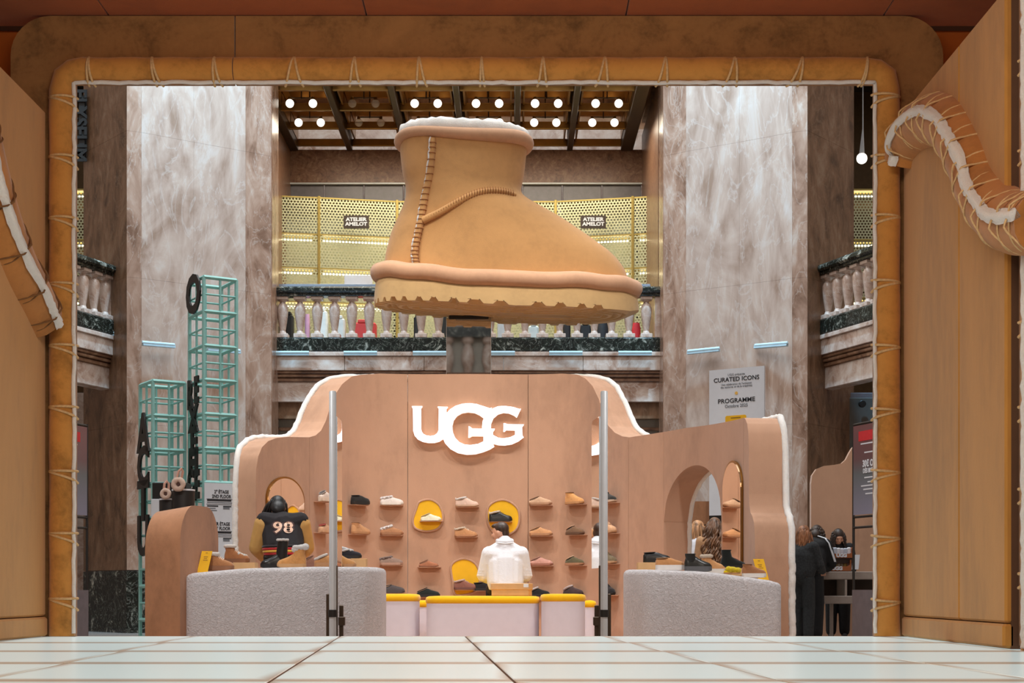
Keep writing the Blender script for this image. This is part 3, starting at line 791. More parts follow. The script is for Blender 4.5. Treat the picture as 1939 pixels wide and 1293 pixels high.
# slim light bars fixed to the ledge and piers
def bar(px0, py0, px1, py1, Y0, Y1, label, group=None):
    a, b = P(px0, py0, Y0), P(px1, py1, Y1)
    t = thing('light_bar', label, 'light bar', tuple((a + b) / 2), 0, group)
    MB().tube([a, b], .038, 4, up=(0, -.7, .7)).build('housing', M['light_bar'], t)
    MB().tube([a + Vector((0, -.02, .03)), b + Vector((0, -.02, .03))], .018, 6).build('tube', M['bar_glow'], t)
for p, nth in zip((522, 651, 782, 912, 1040, 1171), ('first', 'second', 'third', 'fourth', 'fifth', 'sixth')):
    bar(p, 670, p + 63, 670, 27.12, 27.12, nth + ' from left of the light bars on the central balcony ledge', 'light bars on the central ledge')
bar(270, 651, 331, 656, 25.05, 25.4, 'slim light bar on the left pier beside the teal tower', None)
bar(393, 661, 455, 667, 25.75, 26.1, 'slim light bar on the left pier seen through the teal tower', None)
bar(1302, 668, 1362, 662, 26.1, 25.8, 'slim light bar on the right pier nearer the boot', None)
bar(1429, 657, 1491, 652, 25.5, 25.05, 'slim light bar on the right pier above the programme board', None)
bar(174, 622, 228, 637, 25.2, 25.6, 'slim light bar under the left side balcony rail', None)
bar(1541, 640, 1590, 627, 25.6, 25.2, 'slim light bar under the right side balcony rail', None)
# under-balcony door at the right
d_ = tag(MB().bbox(XX(1577, 26.2), XX(1700, 26.2), 26.3, 26.4, 0, ZZ(742, 26.2), .01).build('door_1', M['grey_panel']), kind='structure')
MB().bbox(XX(1592, 26.2), XX(1700, 26.2), 26.27, 26.3, 0, ZZ(752, 26.2), .01).build('leaf', plain('door_leaf', srgb(96, 96, 92), .4), d_)
g = MB().lathe((0, 0, 0), [(.06, 0), (.06, .05), (.05, .06)], 14).build('sensor', M['black'], d_, True)
g.rotation_euler = (math.pi / 2, 0, 0); g.location = P(1632, 765, 26.2)
# ================================================================== the display stand
# inner face in plan, left end -> right end
PL = [(-2.655, 16.41), (-2.54, 16.70), (-2.225, 17.36), (-1.98, 17.92), (-1.68, 18.28), (-1.25, 18.4), (-.5, 18.4), (.25, 18.4), (.68, 18.28), (.97, 17.95), (1.276, 17.36), (1.66, 16.75), (1.98, 16.1), (2.16, 15.5), (2.23, 15.1), (2.25, 14.9), (2.27, 14.64)]
plan = [Vector((p.x, p.y)) for p in catmull([(x, y, 0) for x, y in PL], 14)]
PXS = [CX + p.x / p.y * F for p in plan]
SS = [0.0]
for a, b in zip(plan, plan[1:]): SS.append(SS[-1] + (b - a).length)
def s_of_px(px): return interp(px, list(zip(PXS, SS)))
def at_s(s):
    for i in range(len(SS) - 1):
        if s <= SS[i + 1]:
            t = (s - SS[i]) / max(1e-9, SS[i + 1] - SS[i]); return plan[i].lerp(plan[i + 1], t)
    return plan[-1].copy()
def tan_s(s):
    d = at_s(min(s + .03, SS[-1])) - at_s(max(s - .03, 0)); return d.normalized()
def nrm_s(s):                                     # outwards (away from the visitor)
    d = tan_s(s); return Vector((-d.y, d.x))
def wallp(px, py=None):
    s = s_of_px(px); p = at_s(s)
    return s, p
top_px = [(484, 915), (485.5, 885), (489, 864), (496, 847), (508, 835), (524, 829), (545, 827), (585, 828), (598, 824), (608, 815), (617, 797), (624, 774), (634, 748), (648, 727), (666, 713), (685, 709), (720, 707), (887, 708), (1065, 707), (1092, 709), (1108, 716), (1122, 731), (1134, 756), (1143, 785), (1152, 806), (1164, 819), (1178, 826), (1192, 828), (1300, 810), (1408, 791)]
ztab = []
for px, py in top_px:
    s = s_of_px(px); ztab.append((s, ZZ(py, at_s(s).y)))
sE = s_of_px(1408); zE = ztab[-1][1]
ztab += [(sE + .05, zE - .01), (sE + .12, zE - .07), (sE + .16, zE - .17), (sE + .18, zE - .35), (sE + .185, 1.60), (sE + .20, 1.50), (sE + .25, 1.42), (sE + .33, 1.38), (sE + .39, 1.32), (sE + .425, 1.2), (sE + .435, 1.0)]
ztab = [(max(0, s), z) for s, z in ztab]
S_END = min(SS[-1], sE + .44)
def ztop(s): return interp(s, ztab)
T = .34
def Ts(s): return lerp(.23, T, min(1, s / .8))
BZ = .12
hL, hR = s_of_px(1257), s_of_px(1366)
hm = (hL + hR) / 2
Zsp, Zap = ZZ(985, 16.5), ZZ(885, 16.6)
def zhole(s):
    u = (s - hm) / ((hR - hL) / 2)
    return Zsp + (Zap - Zsp) * math.sqrt(max(0, 1 - u * u))
st = thing('display_stand', 'curved suede-covered display wall with stepped wavy top and shoe shelves', 'display wall', (-.4, 18.6, 0))
def wall_piece(s0, s1, low=None, high=None):
    n = max(2, int((s1 - s0) / .035))
    # extra samples where the outline is steep
    ss = sorted(set([s0 + (s1 - s0) * i / n for i in range(n + 1)] + [s for s, z in ztab if s0 < s < s1] + ([hL + .001, hR - .001] if s0 < hL < s1 else [])))
    A = []; B = []; O = []
    for s in ss:
        p = at_s(s); q = nrm_s(s) * Ts(s)
        zl = low(s) if low else BZ
        zh = high(s) if high else ztop(s)
        A.append((p.x, p.y, zl)); B.append((p.x, p.y, zh)); O.append((q.x, q.y, 0))
    return MB().strip(A, B, O)
g = .003
seams = [0.0, s_of_px(586), s_of_px(772), s_of_px(1000), s_of_px(1190), hL]
for a, b in zip(seams, seams[1:]):
    wall_piece(a + g, b - g).build('suede_panel', M['stand_suede'], st, True, 35)
wall_piece(hL, hR, zhole).build('suede_panel', M['stand_suede'], st, True, 35)
wall_piece(hR, sE - g).build('suede_panel', M['stand_suede'], st, True, 35)
wall_piece(sE + g, S_END).build('suede_panel', M['stand_suede'], st, True, 50)
# fur piping along the rear upper edge and round the arch
fp = []
for i in range(260):
    s = S_END * i / 259
    p = at_s(s) + nrm_s(s) * (Ts(s) + .01); fp.append(jit((p.x, p.y, ztop(s) + .008), .005))
p0 = at_s(0) + nrm_s(0) * (Ts(0) + .01); p1 = at_s(S_END) + nrm_s(S_END) * (T + .01)
fp = [jit((p0.x, p0.y, z), .005) for z in zs(.15, ztop(0) - .02, 40)] + fp + [jit((p1.x, p1.y, z), .005) for z in zs(.98, .15, 30)]
MB().tube(fp, .034, 8).build('fur_piping', M['white_fur'], st, True, 80)
hp = [jit((*(at_s(hL) + nrm_s(hL) * T), z), .004) for z in zs(.2, Zsp, 24)]
for i in range(1, 30):
    s = lerp(hL, hR, i / 30); p = at_s(s) + nrm_s(s) * T; hp.append(jit((p.x, p.y, zhole(s)), .004))
hp += [jit((*(at_s(hR) + nrm_s(hR) * T), z), .004) for z in zs(Zsp, .2, 24)]
MB().tube(hp, .026, 7).build('fur_piping', M['white_fur'], st, True, 80)
# arched mirrors let into the wings
def arch_mirror(px0, px1, apex, spring, bot):
    s0, s1 = s_of_px(px0), s_of_px(px1); a, b = at_s(s0), at_s(s1); L = (b - a).length
    d = (b - a).normalized(); n = Vector((d.y, -d.x))
    ym = (a.y + b.y) / 2; za, zs_, zb = ZZ(apex, ym), ZZ(spring, ym), ZZ(bot, ym)
    out = [(0, zb), (L, zb)] + [(L / 2 + L / 2 * math.cos(math.pi * k / 20), zs_ + (za - zs_) * math.sin(math.pi * k / 20)) for k in range(21)]
    mp = lambda o: (lambda u, z: (a.x + d.x * u + n.x * o, a.y + d.y * u + n.y * o, z))
    fr_ = MB().prism([(L / 2 + (u - L / 2) * 1.05, z + (.02 if z > zb + .01 else 0)) for u, z in out], mp(.002), mp(.022)).build('mirror_frame', M['gold'], st)
    MB().prism(out, mp(.02), mp(.028)).build('mirror_glass', M['tan_mirror'], fr_)
arch_mirror(1373, 1407, 876, 925, 1085)
arch_mirror(504, 572, 906, 950, 1085)
# yellow blob panels
def blob(pts):
    cx_ = sum(p[0] for p in pts) / len(pts); cz_ = sum(p[1] for p in pts) / len(pts)
    Y = 18.4
    out = catmull([(XX(p[0], Y), ZZ(p[1], Y), 0) for p in pts], 6, True)
    MB().prism([(p.x, p.y) for p in out], lambda u, z: (u, Y - .001, z), lambda u, z: (u, Y - .012, z)).build('yellow_panel', M['yellow'], st)
    MB().tube([(p.x, Y - .012, p.y) for p in out], .012, 6, closed=True).build('panel_rim', M['stand_suede'], st, True)
blob([(795, 950), (815, 946), (832, 957), (839, 980), (830, 1000), (808, 1006), (787, 1000), (782, 985), (788, 965)])
blob([(925, 960), (945, 947), (965, 950), (981, 965), (983, 988), (975, 1005), (955, 1014), (938, 1010), (924, 990)])
blob([(855, 1070), (875, 1058), (895, 1063), (906, 1078), (908, 1105), (900, 1120), (880, 1126), (862, 1125), (857, 1100)])
# low plinth the stand is built on
tag(MB().prism([(-3.4, 14.0), (2.9, 14.0), (2.9, 15.4), (2.0, 17.4), (1.2, 18.9), (-2.2, 18.9), (-2.9, 17.2), (-3.4, 15.6)], lambda x, y: (x, y, 0), lambda x, y: (x, y, BZ)).build('stand_plinth', M['stand_suede']), 'low tan plinth under the display wall, counters and poufs', 'plinth')

# ---- glowing three-letter logo
lg = thing('logo_sign', 'glowing white three-letter logo mounted on the tan display wall', 'sign', tuple(P(887, 860, 18.34)))
def LX(x): return XX(760 + x / 7.756, 18.36)
def LZ(y): return ZZ(750 + y / 7.756, 18.36)
U = [(155, 148), (310, 148), (306, 165), (290, 184), (290, 470), (298, 515), (322, 553), (365, 577), (430, 585), (488, 574), (527, 545), (548, 500), (550, 184), (536, 168), (533, 155), (683, 158), (680, 175), (662, 188), (662, 480), (652, 555), (618, 628), (560, 668), (485, 688), (405, 689), (315, 672), (243, 636), (196, 580), (174, 505), (170, 184), (157, 166)]
G1 = [(1330, 172), (1300, 182), (1200, 150), (1100, 118), (1000, 108), (900, 115), (800, 145), (720, 195), (650, 270), (605, 360), (585, 470), (597, 585), (642, 692), (722, 780), (832, 838), (960, 862), (1090, 855), (1200, 826), (1300, 786), (1366, 745), (1350, 712), (1345, 530), (1368, 500), (1372, 482), (1040, 478), (1006, 450), (988, 445), (985, 612), (1006, 610), (1040, 590), (1205, 592), (1205, 668), (1130, 703), (1020, 720), (930, 713), (850, 678), (790, 612), (756, 530), (750, 440), (770, 360), (820, 295), (890, 255), (980, 240), (1080, 252), (1150, 285), (1205, 325), (1240, 350)]
G2 = [(1758, 185), (1735, 190), (1640, 160), (1520, 145), (1420, 150), (1345, 180), (1250, 260), (1195, 360), (1185, 450), (1200, 560), (1260, 650), (1345, 700), (1430, 722), (1520, 725), (1620, 710), (1720, 665), (1798, 605), (1778, 580), (1775, 455), (1795, 430), (1800, 415), (1560, 412), (1520, 398), (1500, 400), (1497, 522), (1515, 525), (1540, 502), (1668, 505), (1668, 570), (1600, 603), (1500, 620), (1420, 610), (1350, 572), (1315, 500), (1318, 410), (1350, 330), (1420, 270), (1500, 247), (1580, 255), (1650, 285), (1695, 318)]
for poly, yo in ((U, 18.352), (G2, 18.352), (G1, 18.33)):
    l_ = MB().prism([(LX(x), LZ(y)) for x, y in poly], lambda u, z: (u, yo, z), lambda u, z: (u, 18.395, z)).build('letter_body', M['logo_side'], lg)
    MB().prism([(LX(x), LZ(y)) for x, y in poly], lambda u, z: (u, yo - .006, z), lambda u, z: (u, yo, z)).build('letter_face', M['logo_glow'], l_)

# ---- shoulder block in front of the left wing: a rounded tombstone slab
bk = None
d = Vector((.235, .972)).normalized(); o_ = Vector((XX(341, 14.1), 14.1))
n_ = Vector((-d.y, d.x))
Hb = ZZ(957, 14.4); Lb = .82
prof = [(0, BZ)] + [(0 + .30 - .30 * math.cos(math.radians(a)), Hb - .36 + .36 * math.sin(math.radians(a))) for a in range(0, 91, 9)] + [(Lb - .26 + .26 * math.sin(math.radians(a)), Hb - .32 + .32 * math.cos(math.radians(a))) for a in range(0, 91, 9)] + [(Lb, BZ)]
mp = lambda off: (lambda u, z: (o_.x + d.x * u + n_.x * off, o_.y + d.y * u + n_.y * off, z))
# the outer side slopes down a little: build as strip so that it can
A = [Vector(mp(0)(u, z)) for u, z in prof]
B = [Vector(mp(.34)(u, z - (.05 if z > BZ + .2 else 0))) for u, z in prof]
mb = MB(); n = len(prof)
mb.add(A + B, [(i, i + 1, n + i + 1, n + i) for i in range(n - 1)] + [tuple(range(n)), tuple(range(n, 2 * n))[::-1]])
tag(mb.build('shoulder_block', M['block_suede'], None, True, 30), 'brown suede block with rounded top beside the left white counter', 'display block')

# ---- white boucle counters
def counter(label, plan_pts, zfun, bev=.05):
    n = len(plan_pts); c_ = Vector((sum(p[0] for p in plan_pts) / n, sum(p[1] for p in plan_pts) / n))
    def ring(ins, dz, base=None):
        out = []
        for i, p in enumerate(plan_pts):
            a, b, c2 = Vector(plan_pts[i - 1]), Vector(p), Vector(plan_pts[(i + 1) % n])
            t1 = (b - a).normalized(); t2 = (c2 - b).normalized(); m_ = Vector((-(t1.y + t2.y), t1.x + t2.x))
            m_ = m_.normalized() if m_.length > 1e-6 else Vector((-t1.y, t1.x))
            q = b + m_ * ins
            out.append(Vector((q.x, q.y, base if base is not None else zfun(b.x) + dz)))
        return out
    rings = [ring(0, 0, BZ)] + [ring(0, -bev - .25), ring(0, -bev)] + [ring(bev * (1 - math.cos(a)), -bev * (1 - math.sin(a))) for a in (.5, 1.0, 1.57)]
    o = MB().loft(rings).build('display_counter', M['boucle'], None, True, 50)
    return tag(o, label, 'counter')
def rounded(pts, r=.12, k=5):
    out = []; n = len(pts)
    for i in range(n):
        a, b, c2 = Vector(pts[i - 1]), Vector(pts[i]), Vector(pts[(i + 1) % n])
        u = (a - b).normalized(); v = (c2 - b).normalized(); rr = min(r, (a - b).length * .45, (c2 - b).length * .45)
        for j in range(k + 1):
            t = j / k; q = (b + u * rr).lerp(b, t).lerp(b.lerp(b + v * rr, t), t); out.append((q.x, q.y))
    return out
Yc = 14.2
lc = [(XX(345, Yc), Yc), (XX(470, Yc - .08), Yc - .08), (XX(590, Yc - .1), Yc - .1), (XX(690, Yc), Yc), (XX(722, Yc + .3), Yc + .3), (XX(728, Yc + .7), Yc + 1.0), (XX(445, 15.3), 15.35), (XX(424, 14.9), 14.95)]
zL = lambda x: interp(x, [(XX(345, Yc), ZZ(1087, Yc)), (XX(400, Yc), ZZ(1080, Yc)), (XX(470, Yc), ZZ(1076, Yc)), (XX(600, Yc), ZZ(1073, Yc)), (XX(728, Yc), ZZ(1073, Yc))])
counter('long white boucle counter at the left with boots on it', rounded(lc, .1), zL)
rc = [(XX(1180, Yc + .45), Yc + .45), (XX(1224, Yc), Yc), (XX(1340, Yc - .05), Yc - .05), (XX(1478, Yc), Yc), (XX(1478, 14.6), 14.56), (XX(1400, 14.62), 14.6), (XX(1340, 15.4), 15.4), (XX(1250, 15.5), 15.6), (XX(1182, 15.2), 15.2)]
zR = lambda x: interp(x, [(XX(1180, Yc), ZZ(1077, Yc)), (XX(1300, Yc), ZZ(1080, Yc)), (XX(1400, Yc), ZZ(1088, Yc)), (XX(1478, Yc), ZZ(1102, Yc))])
counter('white boucle counter at the right with dark and tan shoes on it', rounded(rc, .1), zR)

# ---- poufs with yellow cushions
def pouf(label, px0, px1, Y, ytop, depth, rr=.16):
    x0, x1 = XX(px0, Y), XX(px1, Y); zt_ = ZZ(ytop, Y)
    t = thing('pouf', label, 'pouf', ((x0 + x1) / 2, Y + depth / 2, BZ))
    pts = rounded([(x0, Y), (x1, Y), (x1, Y + depth), (x0, Y + depth)], rr, 6)
    cxm, cym = (x0 + x1) / 2, Y + depth / 2
    def ring(k, z): return [Vector((cxm + (x - cxm) * (1 + k / max(.1, (x1 - x0))), cym + (y - cym) * (1 + k / depth), z)) for x, y in pts]
    MB().loft([ring(0, BZ), ring(0, zt_ - .07)]).build('drum', M['pouf_white'], t, True, 60)
    MB().loft([ring(.0, zt_ - .072), ring(.02, zt_ - .055), ring(.02, zt_ - .03), ring(0, zt_ - .008), ring(-.05, zt_), ring(-.2, zt_ + .004)]).build('cushion', M['yellow_cushion'], t, True, 60)
pouf('white pouf with yellow cushion, half behind the left counter', 700, 791, 16.1, 1125, .5)
pouf('small white pouf with yellow cushion seen in the gap left of the bench', 782, 812, 17.0, 1137, .4, .1)
pouf('long white bench pouf with yellow cushion under the seated man', 806, 1021, 15.9, 1129, .62)
pouf('round white pouf with yellow cushion right of the bench', 1026, 1109, 15.7, 1125, .5)
pouf('small white pouf with yellow cushion behind the right barrier post', 1104, 1128, 16.8, 1137, .4, .1)

# ---- anti-theft barrier posts with mirror panes
def barrier(label, px, s, pane0, pane1):
    Y = 13.2; x = XX(px, Y)
    t = thing('barrier_post', label, 'barrier post', (x, Y, 0))
    r = .030
    MB().tube([(x, Y, .0), (x, Y, ZZ(743, Y))], r, 16).lathe((x, Y, ZZ(743, Y)), [(r, 0), (r * .9, .01), (r * .3, .014)], 16).build('post', M['steel'], t, True, 50)
    MB().lathe((x, Y, ZZ(1168, Y)), [(r + .008, 0), (r + .008, .06)], 16).build('collar', M['black'], t, True, 50)
    MB().lathe((x, Y, .0), [(.06, 0), (.06, .02), (.035, .03)], 16).build('foot', M['dark_metal'], t, True, 50)
    # pane standing behind the post
    a = Vector((XX(pane0, Y + .1), Y + .1)); b = Vector((XX(pane1, Y + .5), Y + .5))
    z0, z1 = ZZ(1075, Y), ZZ(786, Y)
    d2 = (b - a).normalized(); nn = Vector((-d2.y, d2.x)) * .012
    MB().prism([(0, z0), (1, z0), (1, z1 - .03), (.85, z1), (0, z1)], lambda u, z: (*(a.lerp(b, u) + nn), z), lambda u, z: (*(a.lerp(b, u) - nn), z)).build('mirror_pane', M['mirror'], t)
    # hinge bracket and lower rail
    for q, z0_, z1_, w_ in ((0, 1207, 1124, .03), (1, 1207, 1146, .035)):
        xa = x + s * (-.045 + q * .10) * 1
        MB().bbox(xa - w_ / 2, xa + w_ / 2, Y + .04 + q * .1, Y + .08 + q * .1, 0, ZZ(z0_ - (z0_ - z1_), Y), .006).build('bracket', M['dark_metal'], t)
    MB().bbox(x + s * .06 - .025, x + s * .06 + .03, Y + .1, Y + .16, ZZ(1185, Y), ZZ(1168, Y), .006).build('latch', M['dark_metal'], t)
    MB().box(a.x - .015, a.x + .015, a.y - .015, a.y + .015, 0, z0 + .02).build('pane_support', M['dark_metal'], t)
barrier('slim steel barrier post in front of the left counter', 630, 1, 636, 645)
barrier('slim steel barrier post right of the round pouf', 1144, -1, 1137, 1123)

# ================================================================== the giant boot
bt = thing('giant_boot', 'giant tan suede ankle boot sculpture with white fur cuff above the display wall', 'boot sculpture', (-.1, 18.75, 3.9))
YAW = math.radians(10)
eB = Vector((math.cos(YAW), math.sin(YAW))); nB = Vector((math.sin(YAW), -math.cos(YAW)))
CB = Vector((XX(955, 18.75), 18.75))
def b_uz(px, py, v=0.0):
    a = (px - CX) / F; q = CB + nB * v
    Y = (q.x * nB.x + q.y * nB.y) / (a * nB.x + nB.y)
    u = (a * Y - q.x) * eB.x + (Y - q.y) * eB.y
    return u, ZZ(py, Y)
def b_w(u, v, z):
    q = CB + eB * u + nB * v; return Vector((q.x, q.y, z))
lefts = [(762, 243), (759, 262), (758, 288), (763, 329), (769, 350), (769, 373), (758, 401), (741, 438), (731, 475), (727, 505), (728, 530)]
rights = [(997, 252), (999, 270), (996, 288), (991, 336), (984, 366), (990, 378), (1013, 391), (1064, 419), (1115, 453), (1160, 486), (1180, 511), (1188, 532), (1189, 550)]
Lz = sorted([(b_uz(*p)[1], b_uz(*p)[0]) for p in lefts]); Rz = sorted([(b_uz(*p)[1], b_uz(*p)[0]) for p in rights])
zT = min(Lz[-1][0], Rz[-1][0]) - .13; zB0 = max(Lz[0][0], Rz[0][0])
zneck = b_uz(769, 362)[1]
wtab = [(zB0, .60), (lerp(zB0, zneck, .35), .60), (lerp(zB0, zneck, .7), .56), (zneck, .48), (lerp(zneck, zT, .5), .47), (zT, .47)]
def smooth_tab(tab, z, e=.05):
    return sum(interp(z + k * e, tab) for k in (-1, -.5, 0, .5, 1)) / 5
def b_slice(z):
    e = .05 if zB0 + .1 < z < zT - .1 else .0
    uL, uR = smooth_tab(Lz, z, e), smooth_tab(Rz, z, e); w_ = smooth_tab(wtab, z, .12)
    return uL, uR, w_
def b_pt(z, th):
    uL, uR, w_ = b_slice(z); c_ = math.cos(th); s_ = math.sin(th); p = 2 / 2.25
    uc, a = (uL + uR) / 2, (uR - uL) / 2
    u = uc + a * (abs(c_) ** p) * (1 if c_ > 0 else -1)
    k = max(0, min(1, (zneck - z) / .3))                       # foot: heel a little narrower, rounded toe
    v = w_ * (abs(s_) ** p) * (1 if s_ > 0 else -1) * (1 - .10 * k * max(0, -c_))
    # soft dents of padded suede
    v *= 1 + .018 * math.sin(5 * th + z * 4) * math.sin(z * 3.1)
    kt = max(0, min(1, (z - zneck) / (zT - zneck)))           # the shaft leans: its rear edge stands a little higher
    return b_w(u, v, z - .008 * (u - uc) / a * kt)
def b_surf(u, z):
    uL, uR, w_ = b_slice(z); uc, a = (uL + uR) / 2, (uR - uL) / 2
    x = max(-.999, min(.999, (u - uc) / a)); p = 2.25
    return w_ * (1 - abs(x) ** p) ** (1 / p)
rings = []
NZ = 78
for i in range(NZ + 1):
    z = lerp(zB0, zT, i / NZ)
    rings.append([b_pt(z, 2 * math.pi * k / 64) for k in range(64)])
MB().loft(rings).build('upper', M['boot_suede'], bt, True, 80)
# cuff roll and fur
cu = [b_pt(zT - .03, 2 * math.pi * k / 72) for k in range(72)]
ctr = sum(cu, Vector()) / 72
cu2 = [ctr + (p - ctr) * 1.005 + Vector((0, 0, .02 + .02 * math.sin(3 * k / 72 * 6.28))) for k, p in enumerate(cu)]
MB().tube(cu2, [.070 + .012 * math.sin(k / 72 * 6.28 * 2) for k in range(72)], 12, True).build('cuff_roll', M['boot_trim'], bt, True, 80)
mb = MB(); rg = []
for j, (k_, dz) in enumerate(((1.0, .03), (1.03, .10), (1.02, .155), (.95, .19), (.7, .17), (.2, .08))):
    rg.append([ctr + (p - ctr) * k_ + Vector((0, 0, dz + .03 * (hash01(i, j) - .5) * (1 if j < 4 else .3))) for i, p in enumerate(cu)])
mb.loft(rg); mb.build('fur_lining', M['white_fur'], bt, True, 80)
# welt roll round the foot
uh, zh = b_uz(712, 514); ut, zt2 = b_uz(1203, 552)
def sole_outline(th, grow=0.0, wd=.66):
    c_, s_ = math.cos(th), math.sin(th); p = 2 / 2.5
    uc, a = (uh + ut) / 2, (ut - uh) / 2 + grow
    u = uc + a * (abs(c_) ** p) * (1 if c_ > 0 else -1)
    v = (wd + grow) * (abs(s_) ** p) * (1 if s_ > 0 else -1)
    t = (u - uh) / (ut - uh); v *= interp(t, [(0, .86), (.35, .9), (.7, 1.02), (1, .98)])
    return u, v, t
def welt_z(t): return lerp(zh, zt2, t) - .085 * math.sin(math.pi * max(0, min(1, t))) - .02 * math.sin(2 * math.pi * t)
wr = []
for k in range(110):
    u, v, t = sole_outline(2 * math.pi * k / 110, -.03); wr.append(b_w(u, v, welt_z(t) + .008 * math.sin(k * .7)))
MB().tube(wr, .098, 14, True).build('welt_roll', M['boot_trim'], bt, True, 80)
# sole: side wall with notched lower edge, ribbed underside
zbh = b_uz(702, 577)[1]; zbt = b_uz(1195, 600)[1]
def bot_z(t): return interp(t, [(0, zbh + .0), (.12, zbh - .015), (.5, lerp(zbh, zbt, .5) - .045), (.8, lerp(zbh, zbt, .8) - .03), (.95, zbt + .0), (1, zbt + .05)])
NS = 220
rings = []
for kz, grow in ((0, -.05), (.25, .0), (.6, .015), (.86, .02)):
    r_ = []
    for k in range(NS):
        u, v, t = sole_outline(2 * math.pi * k / NS, grow); r_.append(b_w(u, v, lerp(welt_z(t) - .03, bot_z(t), kz)))
    rings.append(r_)
def notch(k, t):
    if t > .86: return 0
    w_ = math.sin(k * 2 * math.pi / 5.6) ; return .05 if w_ > .25 else 0
for ins, dz in ((0.0, 0), (-.05, 0)):
    r_ = []
    for k in range(NS):
        u, v, t = sole_outline(2 * math.pi * k / NS, ins + (.02 if ins == 0 else 0)); r_.append(b_w(u, v, bot_z(t) + notch(k, t)))
    rings.append(r_)
for j, ins in enumerate((-.10, -.13, -.16, -.19, -.22, -.26, -.30, -.34, -.38, -.42, -.47, -.52, -.57)):
    r_ = []
    for k in range(NS):
        u, v, t = sole_outline(2 * math.pi * k / NS, ins)
        r_.append(b_w(u, v, bot_z(t) + (.05 if (j + int(3 * math.sin(t * 12))) % 3 == 0 else 0)))
    rings.append(r_)
MB().loft(rings).build('sole', M['boot_sole'], bt, True, 40)
# seams
def seam_path(pts, off=.0, dpx=0):
    out = []
    for px, py in catmull([(x, y, 0) for x, y in pts], 6) and [(p.x, p.y) for p in catmull([(x, y, 0) for x, y in pts], 6)]:
        v = .5
        for _ in range(8):
            u, z = b_uz(px + dpx, py, v); v = b_surf(u, max(zB0, min(zT, z)))
        out.append(b_w(u, v + off, z))
    return out
back = [(819, 262), (817, 290), (813, 330), (805, 368), (799, 398), (795, 424), (789, 450), (785, 475), (786, 495), (791, 510)]
sp_ = seam_path(back, .0)
MB().tube(sp_, .042, 10).build('back_seam', M['boot_suede'], bt, True, 80)
MB().tube([jit(p, .008) for p in seam_path(back, .03, -5)], .012, 6).build('fur_line', M['white_fur'], bt, True, 80)
for i in range(2, len(sp_) - 1, 2):
    a, b = sp_[i], sp_[min(i + 1, len(sp_) - 1)]
    c1 = Vector((eB.x, eB.y, 0)); nn = Vector((nB.x, nB.y, 0))
    MB().tube([a - c1 * .046 + nn * .01, a - c1 * .02 + nn * .045, a + c1 * .02 + nn * .043, a + c1 * .05], .0055, 5).build('stitch', M['thread_brown'], bt)
ins_ = [(801, 417), (830, 403), (858, 387), (888, 371), (918, 362), (948, 362), (976, 369)]
sp2 = seam_path(ins_, -.005)
MB().tube(sp2, [.045 - .02 * i / len(sp2) for i in range(len(sp2))], 10).build('instep_seam', M['boot_suede'], bt, True, 80)
for i in range(1, len(sp2) - 1):
    a = sp2[i]; nn = Vector((nB.x, nB.y, 0))
    MB().tube([a + Vector((0, 0, .045)) + nn * .01, a + nn * .043 + Vector((0, 0, .01)), a + Vector((0, 0, -.04)) + nn * .012], .0045, 5).build('stitch', M['thread_brown'], bt)
# mirrored pillar that carries the boot, standing on the thick top of the wall
pc = thing('mirror_pillar', 'square mirrored pillar carrying the giant boot behind the display wall', 'pillar', (XX(887, 19), 19.2, 0))
MB().bbox(XX(845, 18.95), XX(930, 18.95), 18.95, 19.4, 0, ZZ(600, 18.9), .004).build('shaft', M['mirror'], pc)
MB().bbox(XX(850, 18.94), XX(925, 18.94), 18.94, 19.41, ZZ(603, 18.9), ZZ(596, 18.9), .004).build('cap_plate', M['black'], pc)
